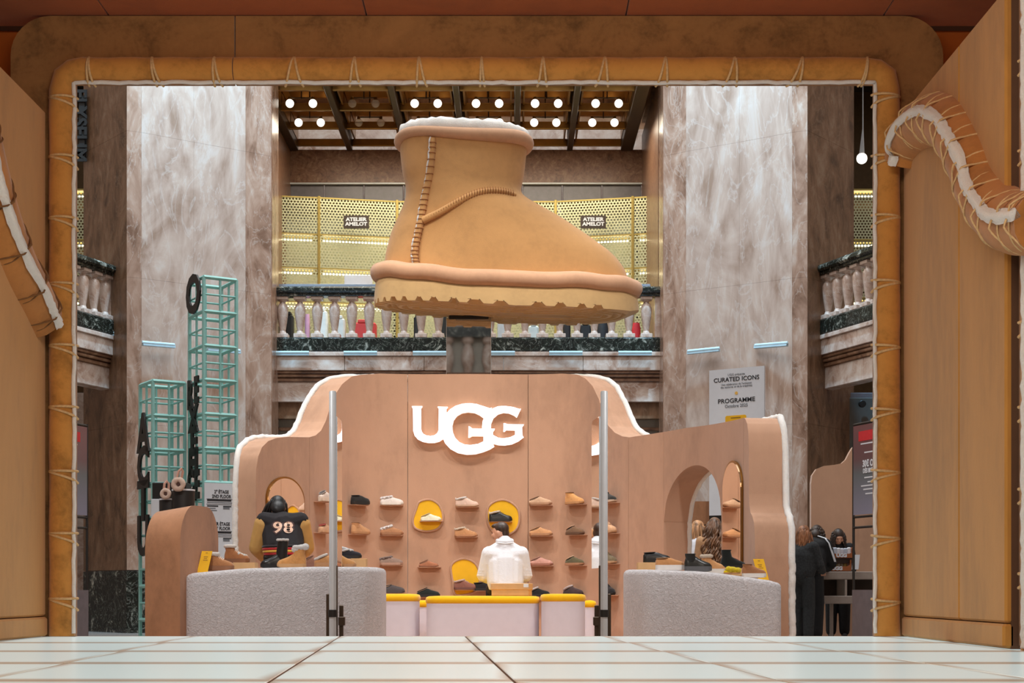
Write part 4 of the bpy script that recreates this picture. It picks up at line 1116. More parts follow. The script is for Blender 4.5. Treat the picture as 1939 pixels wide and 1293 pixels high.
# ================================================================== shoes
_mc = {}
def cm(c, kind='suede'):
    key = (c, kind)
    if key not in _mc:
        nm = '%s_%02x%02x%02x' % ((kind,) + c)
        if kind == 'fur': _mc[key] = fluffy(nm, srgb(*c), 140, .9, .012)
        elif kind == 'leather': _mc[key] = plain(nm, srgb(*c), .3, var=.08, scale=20)
        elif kind == 'rubber': _mc[key] = plain(nm, srgb(*c), .6, var=.05, scale=20)
        else: _mc[key] = suede(nm, srgb(*c), .82, 1.12, (1, 1, 1), 18)
    return _mc[key]
def foot_w(t):                               # half width along the foot, heel 0 -> toe 1
    return interp(t, [(0, .012), (.03, .024), (.1, .032), (.3, .033), (.5, .036), (.7, .044), (.85, .041), (.94, .030), (.985, .016), (1, .006)])
def shoe(label, pos, ang, kind='clog', upper=(200, 150, 100), sole=(190, 150, 100), collar=None, st_=.028, L=.27, umat='suede', lace=None, tilt=0, flip=1, name=None, cat=None, shaft=.13):
    nm = name or {'clog': 'clog', 'sneaker': 'sneaker', 'mini': 'ankle_boot', 'boot': 'tall_boot', 'slip': 'slipper', 'loafer': 'slip_on_shoe'}[kind]
    t = bpy.data.objects.new(nm, None); COL.objects.link(t); t.empty_display_size = .05
    t.location = pos; t.rotation_euler = (0, tilt, ang)
    tag(t, label, cat or {'clog': 'clog', 'sneaker': 'sneaker', 'mini': 'boot', 'boot': 'boot', 'slip': 'slipper', 'loafer': 'shoe'}[kind], 'shoes on show')
    X = lambda a: (a - .5) * L
    k = L / .27
    # sole
    N = 22; rings = []
    ts = [i / N for i in range(N + 1)]
    for a in ts:
        w_ = foot_w(a) * k * 1.08 + .001; lift = .012 * max(0, (a - .78) / .22) ** 2 * k
        rings.append([Vector((X(a), y, z)) for y, z in ((-w_, lift + .004), (-w_ * .8, lift), (w_ * .8, lift), (w_, lift + .004), (w_, st_), (-w_, st_))])
    MB().loft(rings).build('sole', cm(sole, 'rubber'), t, True, 50, False)
    # upper: height profile along the foot
    H = {'clog': [(0, .018), (.03, .03), (.12, .038), (.25, .05), (.42, .072), (.5, .07), (.62, .056), (.8, .043), (.93, .032), (1, .006)],
         'slip': [(0, .02), (.03, .04), (.15, .045), (.3, .05), (.42, .066), (.5, .068), (.65, .056), (.85, .042), (.95, .03), (1, .006)],
         'loafer': [(0, .04), (.02, .058), (.15, .062), (.3, .064), (.45, .07), (.55, .066), (.7, .05), (.88, .038), (.96, .026), (1, .006)],
         'sneaker': [(0, .05), (.02, .068), (.1, .072), (.2, .066), (.3, .075), (.38, .09), (.46, .086), (.6, .066), (.75, .05), (.9, .04), (.97, .026), (1, .006)],
         'mini': [(0, .05), (.02, .085), (.1, .10), (.3, .10), (.42, .10), (.5, .085), (.62, .066), (.8, .048), (.93, .034), (1, .006)],
         'boot': [(0, .05), (.02, .085), (.1, .10), (.3, .10), (.42, .10), (.5, .085), (.62, .066), (.8, .048), (.93, .034), (1, .006)]}[kind]
    rings = []
    for a in ts:
        w_ = foot_w(a) * k; h = interp(a, H) * k
        rings.append([Vector((X(a), w_ * (1 if math.cos(q) > 0 else -1) * abs(math.cos(q)) ** .75, st_ - .004 + h * math.sin(q) ** .8)) for q in [math.pi * j / 12 for j in range(13)]])
    u_ = MB().loft(rings)
    if kind in ('mini', 'boot'):
        hs = shaft
        prof = []
        for i in range(9):
            z = lerp(.04, hs, i / 8); q = i / 8
            a, b = lerp(.055, .05, q) * k, lerp(.034, .042, q) * k
            cx_ = X(lerp(.235, .22, q)) + .004 * math.sin(q * 5)
            prof.append([Vector((cx_ + a * math.cos(2 * math.pi * j / 16), b * math.sin(2 * math.pi * j / 16), st_ + z * k)) for j in range(16)])
        u_.loft(prof)
    up = u_.build('upper', cm(upper, umat), t, True, 60, False)
    # opening
    zc = {'clog': .055, 'slip': .056, 'loafer': .062, 'sneaker': .074}.get(kind)
    if zc is None:
        ze = st_ + shaft * k; cx_ = X(.22); a, b = .05 * k, .042 * k; tl = 0
    else:
        ze = st_ + zc * k; cx_ = X(.235); a, b = .056 * k, .029 * k; tl = {'clog': .42, 'slip': .2, 'loafer': .06, 'sneaker': .22}[kind]
    ring = [Vector((cx_ + a * math.cos(q), b * math.sin(q), ze + a * math.cos(q) * tl)) for q in [2 * math.pi * j / 24 for j in range(24)]]
    cc_ = collar or tuple(int(x * .8) for x in upper)
    furry = collar is not None and min(collar) > 150
    rad = ((.019 if kind == 'mini' else .012) if furry else .0045) * k
    MB().tube([p + Vector((0, 0, .004 * (hash01(i, 5) - .5) if furry else 0)) for i, p in enumerate(ring)], rad, 7, True).build('collar', cm(cc_, 'fur' if furry else 'suede'), t, True, 80, False)
    MB().loft([[p * 1 for p in ring], [Vector((cx_, 0, ze - .004)) + (p - Vector((cx_, 0, ze))) * .5 for p in ring]]).build('lining', cm(tuple(int(x * .45) for x in cc_), 'suede'), t, False, 40, False)  # dark disc: shade inside the opening put into its colour
    if lace:
        for i in range(4):
            a = lerp(.44, .6, i / 3); h = st_ + interp(a, H) * k; w_ = foot_w(a) * k * .62
            MB().tube([(X(a), -w_, h - .016), (X(a + .01), -w_ * .4, h + .001), (X(a + .01), w_ * .4, h + .001), (X(a), w_, h - .016)], .0034 * k, 5).build('lace', cm(lace, 'rubber'), up, True, 80, False)
    if kind == 'sneaker':
        a_ = .1
        MB().tube([(X(.02), 0, st_ + .066 * k), (X(-.015), 0, st_ + .08 * k), (X(.03), 0, st_ + .086 * k)], .003, 5).build('pull_tab', cm(cc_, 'rubber'), up, True, 80, False)
    return t
def fur_puff(t, x0, x1, z, c, r=.02):
    """a fluffy fold-over collar piece on the upper of the shoe t"""
    mb = MB()
    for i in range(9):
        q = i / 8
        mb.ell((lerp(x0, x1, q), .012 * math.sin(i * 2.4), z[0] + (z[1] - z[0]) * q), (r * (.9 + .3 * hash01(i)), r * 1.25, r * (.8 + .3 * hash01(i, 2))), None, 10, 7)
    mb.build('fur_cuff', cm(c, 'fur'), t, True, 80, False)

shelf_id = [0]
def wall_shoe(px, py, label, **kw):
    s = s_of_px(px); p = at_s(s); d2 = tan_s(s); n2 = -nrm_s(s)
    Y = p.y - .09; z = ZZ(py, Y)
    q = p + n2 * .075
    # shelf: thin rounded tongue of the stand
    hw = .135
    pts = [(-hw, 0), (hw, 0), (hw, .07), (hw - .03, .105), (-hw + .03, .105), (-hw, .07)]
    mm = lambda zz: (lambda u, v: (p.x + d2.x * u + n2.x * v, p.y + d2.y * u + n2.y * v, zz))
    MB().prism(pts, mm(z - .008), mm(z - .001)).build('shelf', M['stand_suede'], st)
    return shoe(label, (q.x, q.y, z), math.atan2(d2.y, d2.x), **kw)
TAN = (200, 150, 104); BRN = (128, 92, 70); CREAM = (226, 214, 196); BLK = (40, 38, 36); OLV = (92, 88, 66)
W = wall_shoe
W(605, 949, 'pale beige platform clog, top shelf row, leftmost', kind='clog', upper=(222, 204, 190), sole=(226, 208, 190), st_=.045, collar=(150, 140, 134))
W(674, 955, 'black chunky slip-on shoe, top shelf row', kind='loafer', upper=BLK, sole=(34, 33, 32), st_=.04)
t = W(741, 956, 'white slipper with fluffy collar, top shelf row', kind='slip', upper=(228, 216, 206), sole=(230, 220, 208), st_=.03)
fur_puff(t, -.115, -.005, (.075, .095), (236, 228, 224))
W(817, 986, 'cream clog on the yellow blob left of centre', kind='clog', upper=(232, 226, 196), sole=(236, 232, 208), st_=.02, L=.24)
W(885, 959, 'pale beige lace sneaker, top shelf row in the middle', kind='sneaker', upper=(220, 188, 168), sole=(196, 160, 132), collar=(236, 228, 220), lace=(236, 226, 214), st_=.02)
W(948, 987, 'black lace sneaker on the yellow blob above the man', kind='sneaker', upper=BLK, sole=(36, 34, 32), collar=(226, 214, 196), lace=(60, 56, 52), st_=.03, umat='leather')
W(1025, 956, 'beige suede clog, top shelf row right of the second seam', kind='clog', upper=(206, 168, 136), sole=(176, 132, 100))
W(1096, 954, 'tan suede ankle boot, top shelf row', kind='mini', upper=(214, 156, 96), sole=(188, 138, 92), shaft=.105, collar=(120, 88, 60))
W(1163, 951, 'black suede clog beside the right barrier post, top row', kind='clog', upper=(42, 42, 40), sole=(206, 180, 158), L=.3)
W(605, 1008, 'tan slipper with red braid collar, second shelf row', kind='slip', upper=(204, 158, 122), sole=(206, 164, 128), collar=(170, 62, 50), st_=.03)
W(675, 1011, 'tan suede ankle boot, second shelf row left', kind='mini', upper=(198, 148, 104), sole=(178, 128, 88), shaft=.10, collar=(130, 92, 62))
t = W(741, 1013, 'tan slipper with white fluffy collar, second shelf row', kind='slip', upper=(178, 128, 92), sole=(160, 112, 78), st_=.03)
fur_puff(t, -.115, -.005, (.07, .105), (240, 236, 234))
W(883, 1016, 'tan lace sneaker, second shelf row in the middle', kind='sneaker', upper=(196, 142, 98), sole=(182, 130, 92), collar=(226, 206, 182), lace=(232, 214, 190), st_=.02)
W(1026, 1014, 'tan low clog, second shelf row right of the man', kind='clog', upper=(206, 152, 106), sole=(180, 132, 94))
W(1097, 1012, 'dark brown clog, second shelf row', kind='clog', upper=(122, 92, 68), sole=(100, 74, 56), collar=(196, 160, 130))
W(1163, 1009, 'sand sneaker with a bow of laces beside the right post', kind='sneaker', upper=(206, 160, 122), sole=(190, 146, 108), lace=(226, 190, 158), st_=.03, L=.3)
t = W(740, 1070, 'grey fluffy slipper, third shelf row', kind='slip', upper=(150, 126, 112), sole=(176, 140, 120), st_=.03)
fur_puff(t, -.12, 0, (.07, .095), (128, 112, 106), .018)
W(813, 1073, 'small brown clog, third shelf row', kind='clog', upper=(170, 112, 82), sole=(146, 96, 70), L=.23, st_=.014)
W(882, 1116, 'mauve brown lace sneaker on the low yellow blob', kind='sneaker', upper=(140, 92, 78), sole=(112, 72, 62), collar=(212, 184, 170), lace=(190, 160, 146), st_=.025)
W(1027, 1071, 'dusty pink clog, third shelf row', kind='clog', upper=(204, 152, 136), sole=(158, 104, 84))
W(1096, 1070, 'olive green clog, third shelf row', kind='clog', upper=(96, 88, 62), sole=(176, 130, 98), collar=(206, 180, 150))
W(1163, 1067, 'olive and brown sneaker beside the right post, third row', kind='sneaker', upper=(112, 98, 74), sole=(186, 150, 116), lace=(150, 126, 96), st_=.03, L=.3)
W(743, 1123, 'dark grey fluffy slipper, lowest row by the left counter', kind='slip', upper=(84, 78, 78), sole=(74, 68, 68), L=.28)
W(812, 1130, 'black clog, lowest shelf row above the poufs', kind='clog', upper=(36, 42, 40), sole=(34, 34, 34))
W(918, 1118, 'black shoe half hidden by the seated man', kind='loafer', upper=(38, 36, 36), sole=(34, 32, 32))
W(1022, 1129, 'black clog with pale edge, lowest row right of the man', kind='clog', upper=(38, 38, 38), sole=(34, 34, 34), collar=(206, 196, 190), L=.26)
W(1093, 1127, 'dark plum clog with pale edge, lowest row', kind='clog', upper=(70, 54, 54), sole=(52, 42, 42), collar=(206, 190, 184), L=.28)
W(1161, 1126, 'black lace sneaker beside the right post, lowest row', kind='sneaker', upper=(38, 36, 38), sole=(34, 32, 34), lace=(60, 58, 58), st_=.03, L=.29)

# shoes and boxes on the counters
def cz(x): return (zL(x) if x < 0 else zR(x)) + .002
def on_counter(px, Y, label, dz=0, ang=0, **kw):
    x = XX(px, Y); return shoe(label, (x, Y, cz(x) + dz), ang, **kw)
def carton(label, px0, px1, Y, h, dep=.2, lid=False, ang=0, z=None, mat_='card'):
    x0, x1 = XX(px0, Y), XX(px1, Y); z0 = cz((x0 + x1) / 2) if z is None else z
    t = thing('shoe_box', label, 'box', ((x0 + x1) / 2, Y + dep / 2, z0), ang)
    w_ = (x1 - x0) / 2
    MB().bbox(-w_, w_, -dep / 2, dep / 2, 0, h * (.68 if lid else .97), .004).build('body', M[mat_], t, False, 40, False)
    if lid: MB().bbox(-w_ - .006, w_ + .006, -dep / 2 - .006, dep / 2 + .006, h * .66, h, .004).build('lid', M[mat_], t, False, 40, False)
    else: MB().bbox(-w_ * .98, w_ * .98, -dep / 2 * .98, dep / 2 * .98, h * .96, h, .002).build('top_face', M[mat_], t, False, 40, False)
    return t
t = on_counter(418, 14.55, 'tan winter boot with white fur cuff beside the left yellow card', kind='mini', upper=(178, 124, 82), sole=(150, 104, 74), collar=(236, 228, 218), lace=(236, 224, 210), st_=.045, L=.25, shaft=.115, ang=-.1)
fur_puff(t, -.12, -.03, (.15, .145), (240, 232, 222), .022)
carton('plain card box under the second winter boot', 440, 483, 14.75, .068, .18)
t = on_counter(449, 14.86, 'tan winter boot with white fur cuff raised on a card box', .07, kind='mini', upper=(172, 116, 76), sole=(140, 96, 70), collar=(240, 232, 222), lace=(236, 224, 210), st_=.04, L=.24, shaft=.13, ang=-.1)
fur_puff(t, .0, .085, (.09, .065), (240, 232, 222), .016)
t = on_counter(520, 14.6, 'black leather boot on the left counter', kind='boot', upper=(30, 30, 31), sole=(28, 28, 28), umat='leather', st_=.04, L=.26, shaft=.23, collar=(236, 230, 224), ang=math.pi + .15)
t = on_counter(552, 14.45, 'honey tan boot with big white fur fold on the left counter', kind='mini', upper=(208, 150, 90), sole=(206, 160, 110), st_=.035, L=.27, shaft=.15, collar=(236, 232, 228), ang=math.pi - .1)
fur_puff(t, -.13, -.03, (.19, .165), (238, 234, 230), .03)
on_counter(596, 14.8, 'dusty brown clog on the left counter', kind='clog', upper=(158, 112, 92), sole=(150, 104, 86), st_=.04, L=.25)
on_counter(622, 14.5, 'tan clog with white fur edge left of the left barrier post', kind='clog', upper=(196, 142, 92), sole=(190, 140, 96), st_=.04, L=.26, collar=(236, 228, 218))
on_counter(650, 14.6, 'tan boot end just right of the left barrier post', kind='mini', upper=(196, 144, 90), sole=(186, 140, 98), st_=.03, L=.24, shaft=.085)
carton('plain card box at the right end of the left counter', 664, 693, 14.8, .085, .18)
t = on_counter(663, 14.98, 'navy shoe with white fur collar standing on a card box', .087, kind='slip', upper=(48, 48, 54), sole=(40, 40, 42), st_=.03, L=.22, collar=(240, 238, 236))
fur_puff(t, -.09, .02, (.105, .075), (240, 238, 236), .014)
carton('plain card box at the left end of the right counter', 1208, 1243, 14.9, .075, .18)
on_counter(1244, 15.0, 'black slip-on shoe on a card box on the right counter', .077, kind='loafer', upper=(34, 33, 34), sole=(30, 30, 30), st_=.035, L=.26, umat='leather')
on_counter(1269, 14.55, 'tan slip-on shoe with thick white sole on the right counter', kind='loafer', upper=(198, 142, 92), sole=(232, 226, 220), st_=.05, L=.27)
on_counter(1322, 14.45, 'black boot with grey rubber foot on the right counter', kind='mini', upper=(38, 40, 38), sole=(92, 92, 94), st_=.05, L=.25, shaft=.12, umat='leather')
t = on_counter(1352, 14.72, 'tan and cream chunky boot in front of the arch', kind='mini', upper=(206, 152, 102), sole=(228, 220, 210), st_=.045, L=.25, shaft=.125, collar=(226, 206, 182))
carton('tan box under the black ankle boot on the right counter', 1385, 1411, 14.62, .07, .16)
on_counter(1389, 14.72, 'black suede ankle boot raised on a tan box', .072, kind='mini', upper=(32, 36, 34), sole=(30, 30, 30), st_=.02, L=.24, shaft=.16)
t = on_counter(1386, 14.3, 'bright yellow fluffy slipper on the right counter', kind='slip', upper=(236, 206, 20), sole=(190, 140, 90), st_=.015, L=.15)
fur_puff(t, -.03, .06, (.045, .035), (240, 210, 20), .026)
on_counter(1428, 14.35, 'brown boot with white sole beside the right yellow card', kind='mini', upper=(168, 116, 80), sole=(230, 224, 216), st_=.04, L=.22, shaft=.10)
def ycard(label, px0, px1, top, Y, lean):
    x0, x1 = XX(px0, Y), XX(px1, Y); z0 = cz((x0 + x1) / 2); z1 = ZZ(top, Y)
    t = thing('yellow_card', label, 'card', ((x0 + x1) / 2, Y, z0))
    mm = lambda o: (lambda u, v: (lerp(x0, x1, u) + lean * v, Y + o + .05 * v, lerp(z0, z1, v)))
    MB().prism([(0, 0), (1, 0), (1, 1), (0, 1)], mm(0), mm(.004)).build('sheet', M['yellow'], t)
    for v, a, b in ((.9, .4, .6), (.72, .3, .7), (.64, .35, .65), (.56, .3, .75)):
        MB().prism([(a, v), (b, v), (b, v + .025), (a, v + .025)], mm(-.002), mm(0)).build('print_line', cm((150, 112, 30), 'rubber'), t)
ycard('yellow card leaning by the winter boots on the left counter', 373, 393, 1043, 14.45, .035)
ycard('yellow card standing at the right end of the right counter', 1436, 1456, 1058, 14.45, -.04)
# earmuffs on the shoulder block
for i, (px, py, r, lab) in enumerate(((314, 935, 1, 'fluffy beige earmuffs on a low stand, left of two'), (338, 917, 1.25, 'fluffy beige earmuffs on a taller black stand, right of two'))):
    Y = 15.35 - .1 * i; q = P(px, py, Y)
    e = thing('earmuffs', lab, 'earmuffs', tuple(q))
    for k_ in range(22):
        a = 2 * math.pi * k_ / 22
    mb = MB().tube([q + Vector((.036 * r * math.cos(a), -.01, .036 * r * math.sin(a))) for a in [2 * math.pi * k_ / 20 for k_ in range(20)]], [.018 * r * (1 + .25 * hash01(k_, i)) for k_ in range(20)], 8, True)
    mb.build('ear_pad', cm((226, 196, 176), 'fur'), e, True, 80)
    MB().ell(q, (.024 * r, .016, .024 * r), None, 12, 8).build('pad_centre', cm((84, 60, 54), 'suede'), e, True)
    MB().tube([q + Vector((-.02, 0, .035 * r)), q + Vector((-.012 + .012 * i, 0, .10 * r)), q + Vector((.005 + .02 * i, .02, .125 * r)), q + Vector((.022 + .015 * i, .03, .10 * r)), q + Vector((.02, .03, .035 * r))], .012, 8).build('head_band', cm((214, 160, 138), 'fur'), e, True)
    t = thing('earmuff_stand', ['low black round display stand under the left earmuffs', 'black drum display stand under the right earmuffs'][i], 'display stand', (q.x, Y + .06, 1.4))
    MB().lathe((q.x + .02, Y + .13, .0), [(.11, .0), (.11, q.z - .06), (.10, q.z - .055)], 20).build('drum', M['black'], t, True, 50)
    MB().lathe((q.x + .02, Y + .13, q.z - .056), [(.112, 0), (.112, .015)], 20).build('rim', M['white'], t, True, 50)
# ================================================================== props round the stand
# ---- teal lattice towers with letters
def tower(label, corner, left, right, ztop_, nmod, letters):
    c0, l0, r0 = Vector((*corner, 0)), Vector((*left, 0)), Vector((*right, 0)); b0 = l0 + r0 - c0
    t = thing('lattice_tower', label, 'lattice tower', (*((c0 + b0) / 2).xy, 0))
    up = lambda z: Vector((0, 0, z))
    for p in (c0, l0, r0, b0):
        MB().tube([p, p + up(ztop_)], .024, 4).build('corner_post', M['teal'], t)
    for p in ((c0 + l0) / 2, (c0 + r0) / 2, (l0 + b0) / 2, (r0 + b0) / 2):
        MB().tube([p, p + up(ztop_)], .016, 4).build('mid_post', M['teal'], t)
    h = .216; i = 0; z = ztop_
    while z > 0:
        r = .026 if i % 2 == 0 else .014
        for a, b in ((c0, l0), (c0, r0), (l0, b0), (r0, b0)):
            MB().tube([a + up(z), b + up(z)], r, 4).build('rail', M['teal'], t)
        z -= h; i += 1
    ld = (c0 - l0).normalized(); nn = Vector((ld.y, -ld.x, 0))
    for s_, z0, sz, sx, off in letters:
        org = (c0 + l0) / 2 + ld * off + nn * .03 + up(z0)
        text_mb(s_, sz * 1.12, org, ld, (0, 0, 1), .022, .012, 'CENTER', sx * 1.1).build('letter', M['black'], t)
    return t
cor, lef, rig = (XX(386, 20), 20.0), (XX(359, 20.5), 20.5), (XX(447.5, 20.24), 20.24)
zz = lambda py: ZZ(py, 20.2)
tower('taller teal metal lattice tower with black letters and directory board', cor, lef, rig, ZZ(524, 20), 10,
      [('O', zz(560), .60, .95, 0), ('R', zz(748), .44, .62, -.13), ('E', zz(742), .40, .62, .12), ('X', zz(795), .40, .9, 0), ('E', zz(838), .44, .95, .02), ('H', zz(878), .44, .9, .0), ('C', zz(915), .40, .7, -.1), ('E', zz(920), .44, .62, .14), ('C', zz(960), .44, .8, -.05)])
cor2, lef2, rig2 = (XX(289.5, 20), 20.0), (XX(265.7, 20.45), 20.45), (XX(350, 20.25), 20.25)
tower('shorter teal metal lattice tower with black letters behind the shoulder block', cor2, lef2, rig2, ZZ(721, 20), 8,
      [('A', zz(823), .60, .9, 0), ('C', zz(886), .60, .9, 0), ('T', zz(952), .62, .95, 0), ('U', zz(1018), .62, .9, 0)])
# directory board on the taller tower
t = thing('directory_board', 'white floor directory board fixed to the taller teal tower', 'sign', tuple(P(416, 1050, 19.95)))
a, b = Vector((*cor, 0)), Vector((*rig, 0)); dd = (b - a).normalized(); nn = Vector((dd.y, -dd.x, 0)); a = a + nn * .03; b = b + nn * .03
mm = lambda o: (lambda u, z: (a.lerp(b, u) + nn * o + Vector((0, 0, z))))
zb_, zt_ = ZZ(1130, 20), ZZ(914, 20)
MB().prism([(-.02, zb_), (1.02, zb_), (1.02, zt_), (-.02, zt_)], mm(0), mm(.012)).build('board', M['white'], t)
for y0, big in ((935, '2\u1d49 \u00c9TAGE\n2ND FLOOR'), (996, '1ER \u00c9TAGE\n1ST FLOOR')):
    q = a.lerp(b, .5) + nn * .014 + Vector((0, 0, ZZ(y0, 20)))
    text_mb(big, .058, q, dd, (0, 0, 1), .0015, .001, 'CENTER', .8).build('heading', M['ink'], t)
    for k_, (u0, u1, dz, hh, mt) in enumerate(((.04, .96, 10, .006, 'ink'), (.06, .8, 13.5, .022, 'ink'), (.06, .9, 17, .012, 'grey_ink'), (.04, .96, 20, .006, 'ink'), (.06, .4, 24, .016, 'ink'), (.55, .8, 24, .014, 'ink'), (.06, .32, 28, .012, 'grey_ink'), (.55, .75, 28.5, .03, 'grey_ink'), (.06, .36, 32, .012, 'grey_ink'))):
        z = ZZ(y0 + dz, 20)
        MB().prism([(u0, z), (u1, z), (u1, z + hh), (u0, z + hh)], mm(.012), mm(.014)).build('text_line', M[mt], t)
t = thing('black_cabinet', 'black display cabinet behind the earmuffs at the teal towers', 'cabinet', (XX(320, 19.4), 19.4, 0))
MB().bbox(XX(288, 19.4), XX(352, 19.4), 19.4, 19.75, 0, ZZ(913, 19.4), .01).build('body', M['black'], t)
MB().bbox(XX(287, 19.4), XX(302, 19.4), 19.37, 19.4, ZZ(1000, 19.4), ZZ(945, 19.4), .004).build('label_plate', M['white'], t)

# ---- programme board behind the right wing
t = thing('programme_board', 'tall white programme board with black headings behind the right wing', 'sign', (XX(1397, 19.95), 19.95, 0))
a, b = Vector((XX(1345, 20.2), 20.2, 0)), Vector((XX(1449, 19.75), 19.75, 0)); dd = (b - a).normalized(); nn = Vector((dd.y, -dd.x, 0))
mm = lambda o: (lambda u, z: (a.lerp(b, u) + nn * o + Vector((0, 0, z))))
zb_, zt_ = ZZ(975, 20.0), ZZ(698, 20.0)
MB().prism([(0, zb_), (1, zb_), (1, zt_), (0, zt_)], mm(0), mm(.03)).build('board', M['white'], t)
MB().prism([(0, 0), (1, 0), (1, zb_), (0, zb_)], mm(-.02), mm(.028)).build('foot_panel', M['black'], t)
def ptxt(s_, py, size, mt, bold=0, sx=1.0):
    text_mb(s_, size, a.lerp(b, .5) + nn * .032 + Vector((0, 0, ZZ(py, 20.0))), dd, (0, 0, 1), bold, .001, 'CENTER', sx).build('lettering', M[mt], t)
ptxt('UGG pr\u00e9sente', 709.5, .040, 'grey_ink')
ptxt('CURATED ICONS', 718.5, .076, 'ink', .0010, 1.08)
ptxt("Une c\u00e9l\u00e9bration de l'artisanat", 727.5, .036, 'grey_ink')
ptxt('des textures et de la cr\u00e9ativit\u00e9', 732.5, .036, 'grey_ink')
ptxt('PROGRAMME', 759, .078, 'ink', .0010, 1.12)
ptxt('Octobre 2025', 769, .056, 'grey_ink', .0004)
dot = [(.5 + .028 * math.cos(q), ZZ(745, 20.0) + .02 * math.sin(q)) for q in [2 * math.pi * k_ / 16 for k_ in range(16)]]
MB().prism(dot, mm(.03), mm(.033)).build('dot', cm((240, 190, 90), 'rubber'), t)
MB().prism([(.30, ZZ(800, 20.0)), (.68, ZZ(800, 20.0)), (.68, ZZ(789, 20.0)), (.66, ZZ(787, 20.0)), (.32, ZZ(787, 20.0)), (.30, ZZ(789, 20.0))], mm(.03), mm(.033)).build('button_patch', M['yellow'], t)
MB().prism([(.40, ZZ(792.5, 20.0)), (.58, ZZ(792.5, 20.0)), (.58, ZZ(790.5, 20.0)), (.40, ZZ(790.5, 20.0))], mm(.033), mm(.034)).build('text_line', cm((150, 112, 30), 'rubber'), t)
# brown partition seen through the arch
t = thing('brown_partition', 'brown round-cornered partition with black band seen through the arch', 'partition', (XX(1325, 20.6), 20.6, 0))
x0, x1 = XX(1270, 20.6), XX(1358, 20.6); z0, z1 = ZZ(993, 20.6), ZZ(949, 20.6)
MB().prism([(x0, z0), (x1, z0), (x1, z1 - .06)] + arc(x1 - .06, z1 - .06, .06, 0, 90, 6) + [(x0, z1)], lambda u, z: (u, 20.6, z), lambda u, z: (u, 20.68, z)).build('panel', M['block_suede'], t)
MB().box(x0, x1 - .05, 20.62, 20.68, z0 - .09, z0).build('band', M['black'], t)
MB().box(x0 + .05, x0 + .1, 20.62, 20.68, 0, z0).box(x1 - .15, x1 - .1, 20.62, 20.68, 0, z0).build('leg_frame', M['black'], t)

# ---- wavy tan partition and craft desk at the right
t = thing('wavy_partition', 'tan partition with wavy top behind the craft desk', 'partition', (XX(1580, 23), 23, 0))
Y = 23.0
out = [(1536, 1190), (1536, 915), (1538, 900), (1546, 888), (1560, 882), (1580, 880), (1594, 877), (1602, 870), (1608, 858), (1614, 848), (1622, 840), (1640, 836), (1700, 836), (1700, 1190)]
MB().prism([(XX(x, Y), ZZ(y, Y)) for x, y in out], lambda u, z: (u, Y, z), lambda u, z: (u, Y + .12, z)).build('panel', M['stand_suede'], t)
MB().box(XX(1536, Y), XX(1700, Y), Y + .0, Y + .12, 0, ZZ(1190, Y)).build('base', M['stand_suede'], t)
t = thing('craft_desk', 'grey two-tier desk with brown trays in front of the wavy partition', 'desk', (XX(1590, 21.9), 21.9, 0))
Y = 21.6
wood = plain('desk_grey', srgb(156, 142, 132), .6); wood2 = plain('desk_dark', srgb(70, 60, 52), .7)
MB().bbox(XX(1548, Y), XX(1680, Y), Y, Y + .75, ZZ(1097, Y), ZZ(1082, Y), .008).build('top', wood, t)
MB().bbox(XX(1537, Y), XX(1680, Y), Y - .1, Y + .7, ZZ(1143, Y), ZZ(1128, Y), .008).build('shelf', wood, t)
MB().box(XX(1600, Y), XX(1604, Y), Y, Y + .7, ZZ(1128, Y), ZZ(1097, Y)).build('divider', wood, t)
MB().box(XX(1560, Y), XX(1680, Y), Y + .55, Y + .6, ZZ(1128, Y), ZZ(1097, Y)).build('back_board', wood2, t)
for px in (1542, 1575, 1640):
    MB().bbox(XX(px, Y), XX(px + 6, Y), Y + .1, Y + .16, 0, ZZ(1143, Y), .004).build('leg', wood, t)
def tray(label, py0, py1, Y, px0, px1, fill):
    t = thing('brown_tray', label, 'tray', (XX((px0 + px1) / 2, Y), Y + .15, ZZ(py0, Y)))
    x0, x1, z0, z1 = XX(px0, Y), XX(px1, Y), ZZ(py0, Y), ZZ(py1, Y)
    bm_ = cm((158, 88, 44), 'rubber')
    MB().bbox(x0, x1, Y, Y + .3, z0, z0 + .012, .003).build('base', bm_, t)
    MB().prism([(x0, z0), (x1, z0), (x1 + .0, z1), (x1 - .06, z1 - .03), (x0 + .06, z1 - .03), (x0, z1)], lambda u, z: (u, Y - .004, z), lambda u, z: (u, Y + .006, z)).build('front', bm_, t)
    MB().box(x0, x0 + .01, Y, Y + .3, z0, z1 + .06).box(x1 - .01, x1, Y, Y + .3, z0, z1 + .06).build('side', bm_, t)
    text_mb('UGG', .065, ((x0 + x1) / 2, Y - .006, (z0 + z1) / 2 - .012), (1, 0, 0), (0, 0, 1), .004, .001, 'CENTER', 1.1, .85).build('print', M['white'], t)
    return x0, x1, z0
x0, x1, z0 = tray('lower brown tray of jars on the craft desk', 1081, 1068, 21.62, 1558, 1612, 0)
for i in range(7):
    xj = lerp(x0 + .06, x1 - .06, i / 6)
    j = thing('glass_jar', ['first', 'second', 'third', 'fourth', 'fifth', 'sixth', 'seventh'][i] + ' from left of the small glass jars in the lower brown tray', 'jar', (xj, 21.75, z0 + .015), 0, 'jars in the lower tray')
    MB().lathe((0, 0, 0), [(.026, 0), (.03, .01), (.03, .075), (.022, .09)], 12).build('body', cm([(176, 150, 70), (170, 168, 150), (150, 140, 110)][i % 3], 'leather'), j, True, 50, False)
    MB().lathe((0, 0, .09), [(.024, 0), (.024, .018), (.02, .02)], 12).build('lid', M['steel'], j, True, 50, False)
zz_ = ZZ(1057, 21.62)
x0, x1, z0 = tray('upper brown tray of packets on the craft desk', 1056, 1044, 21.66, 1570, 1617, 1)
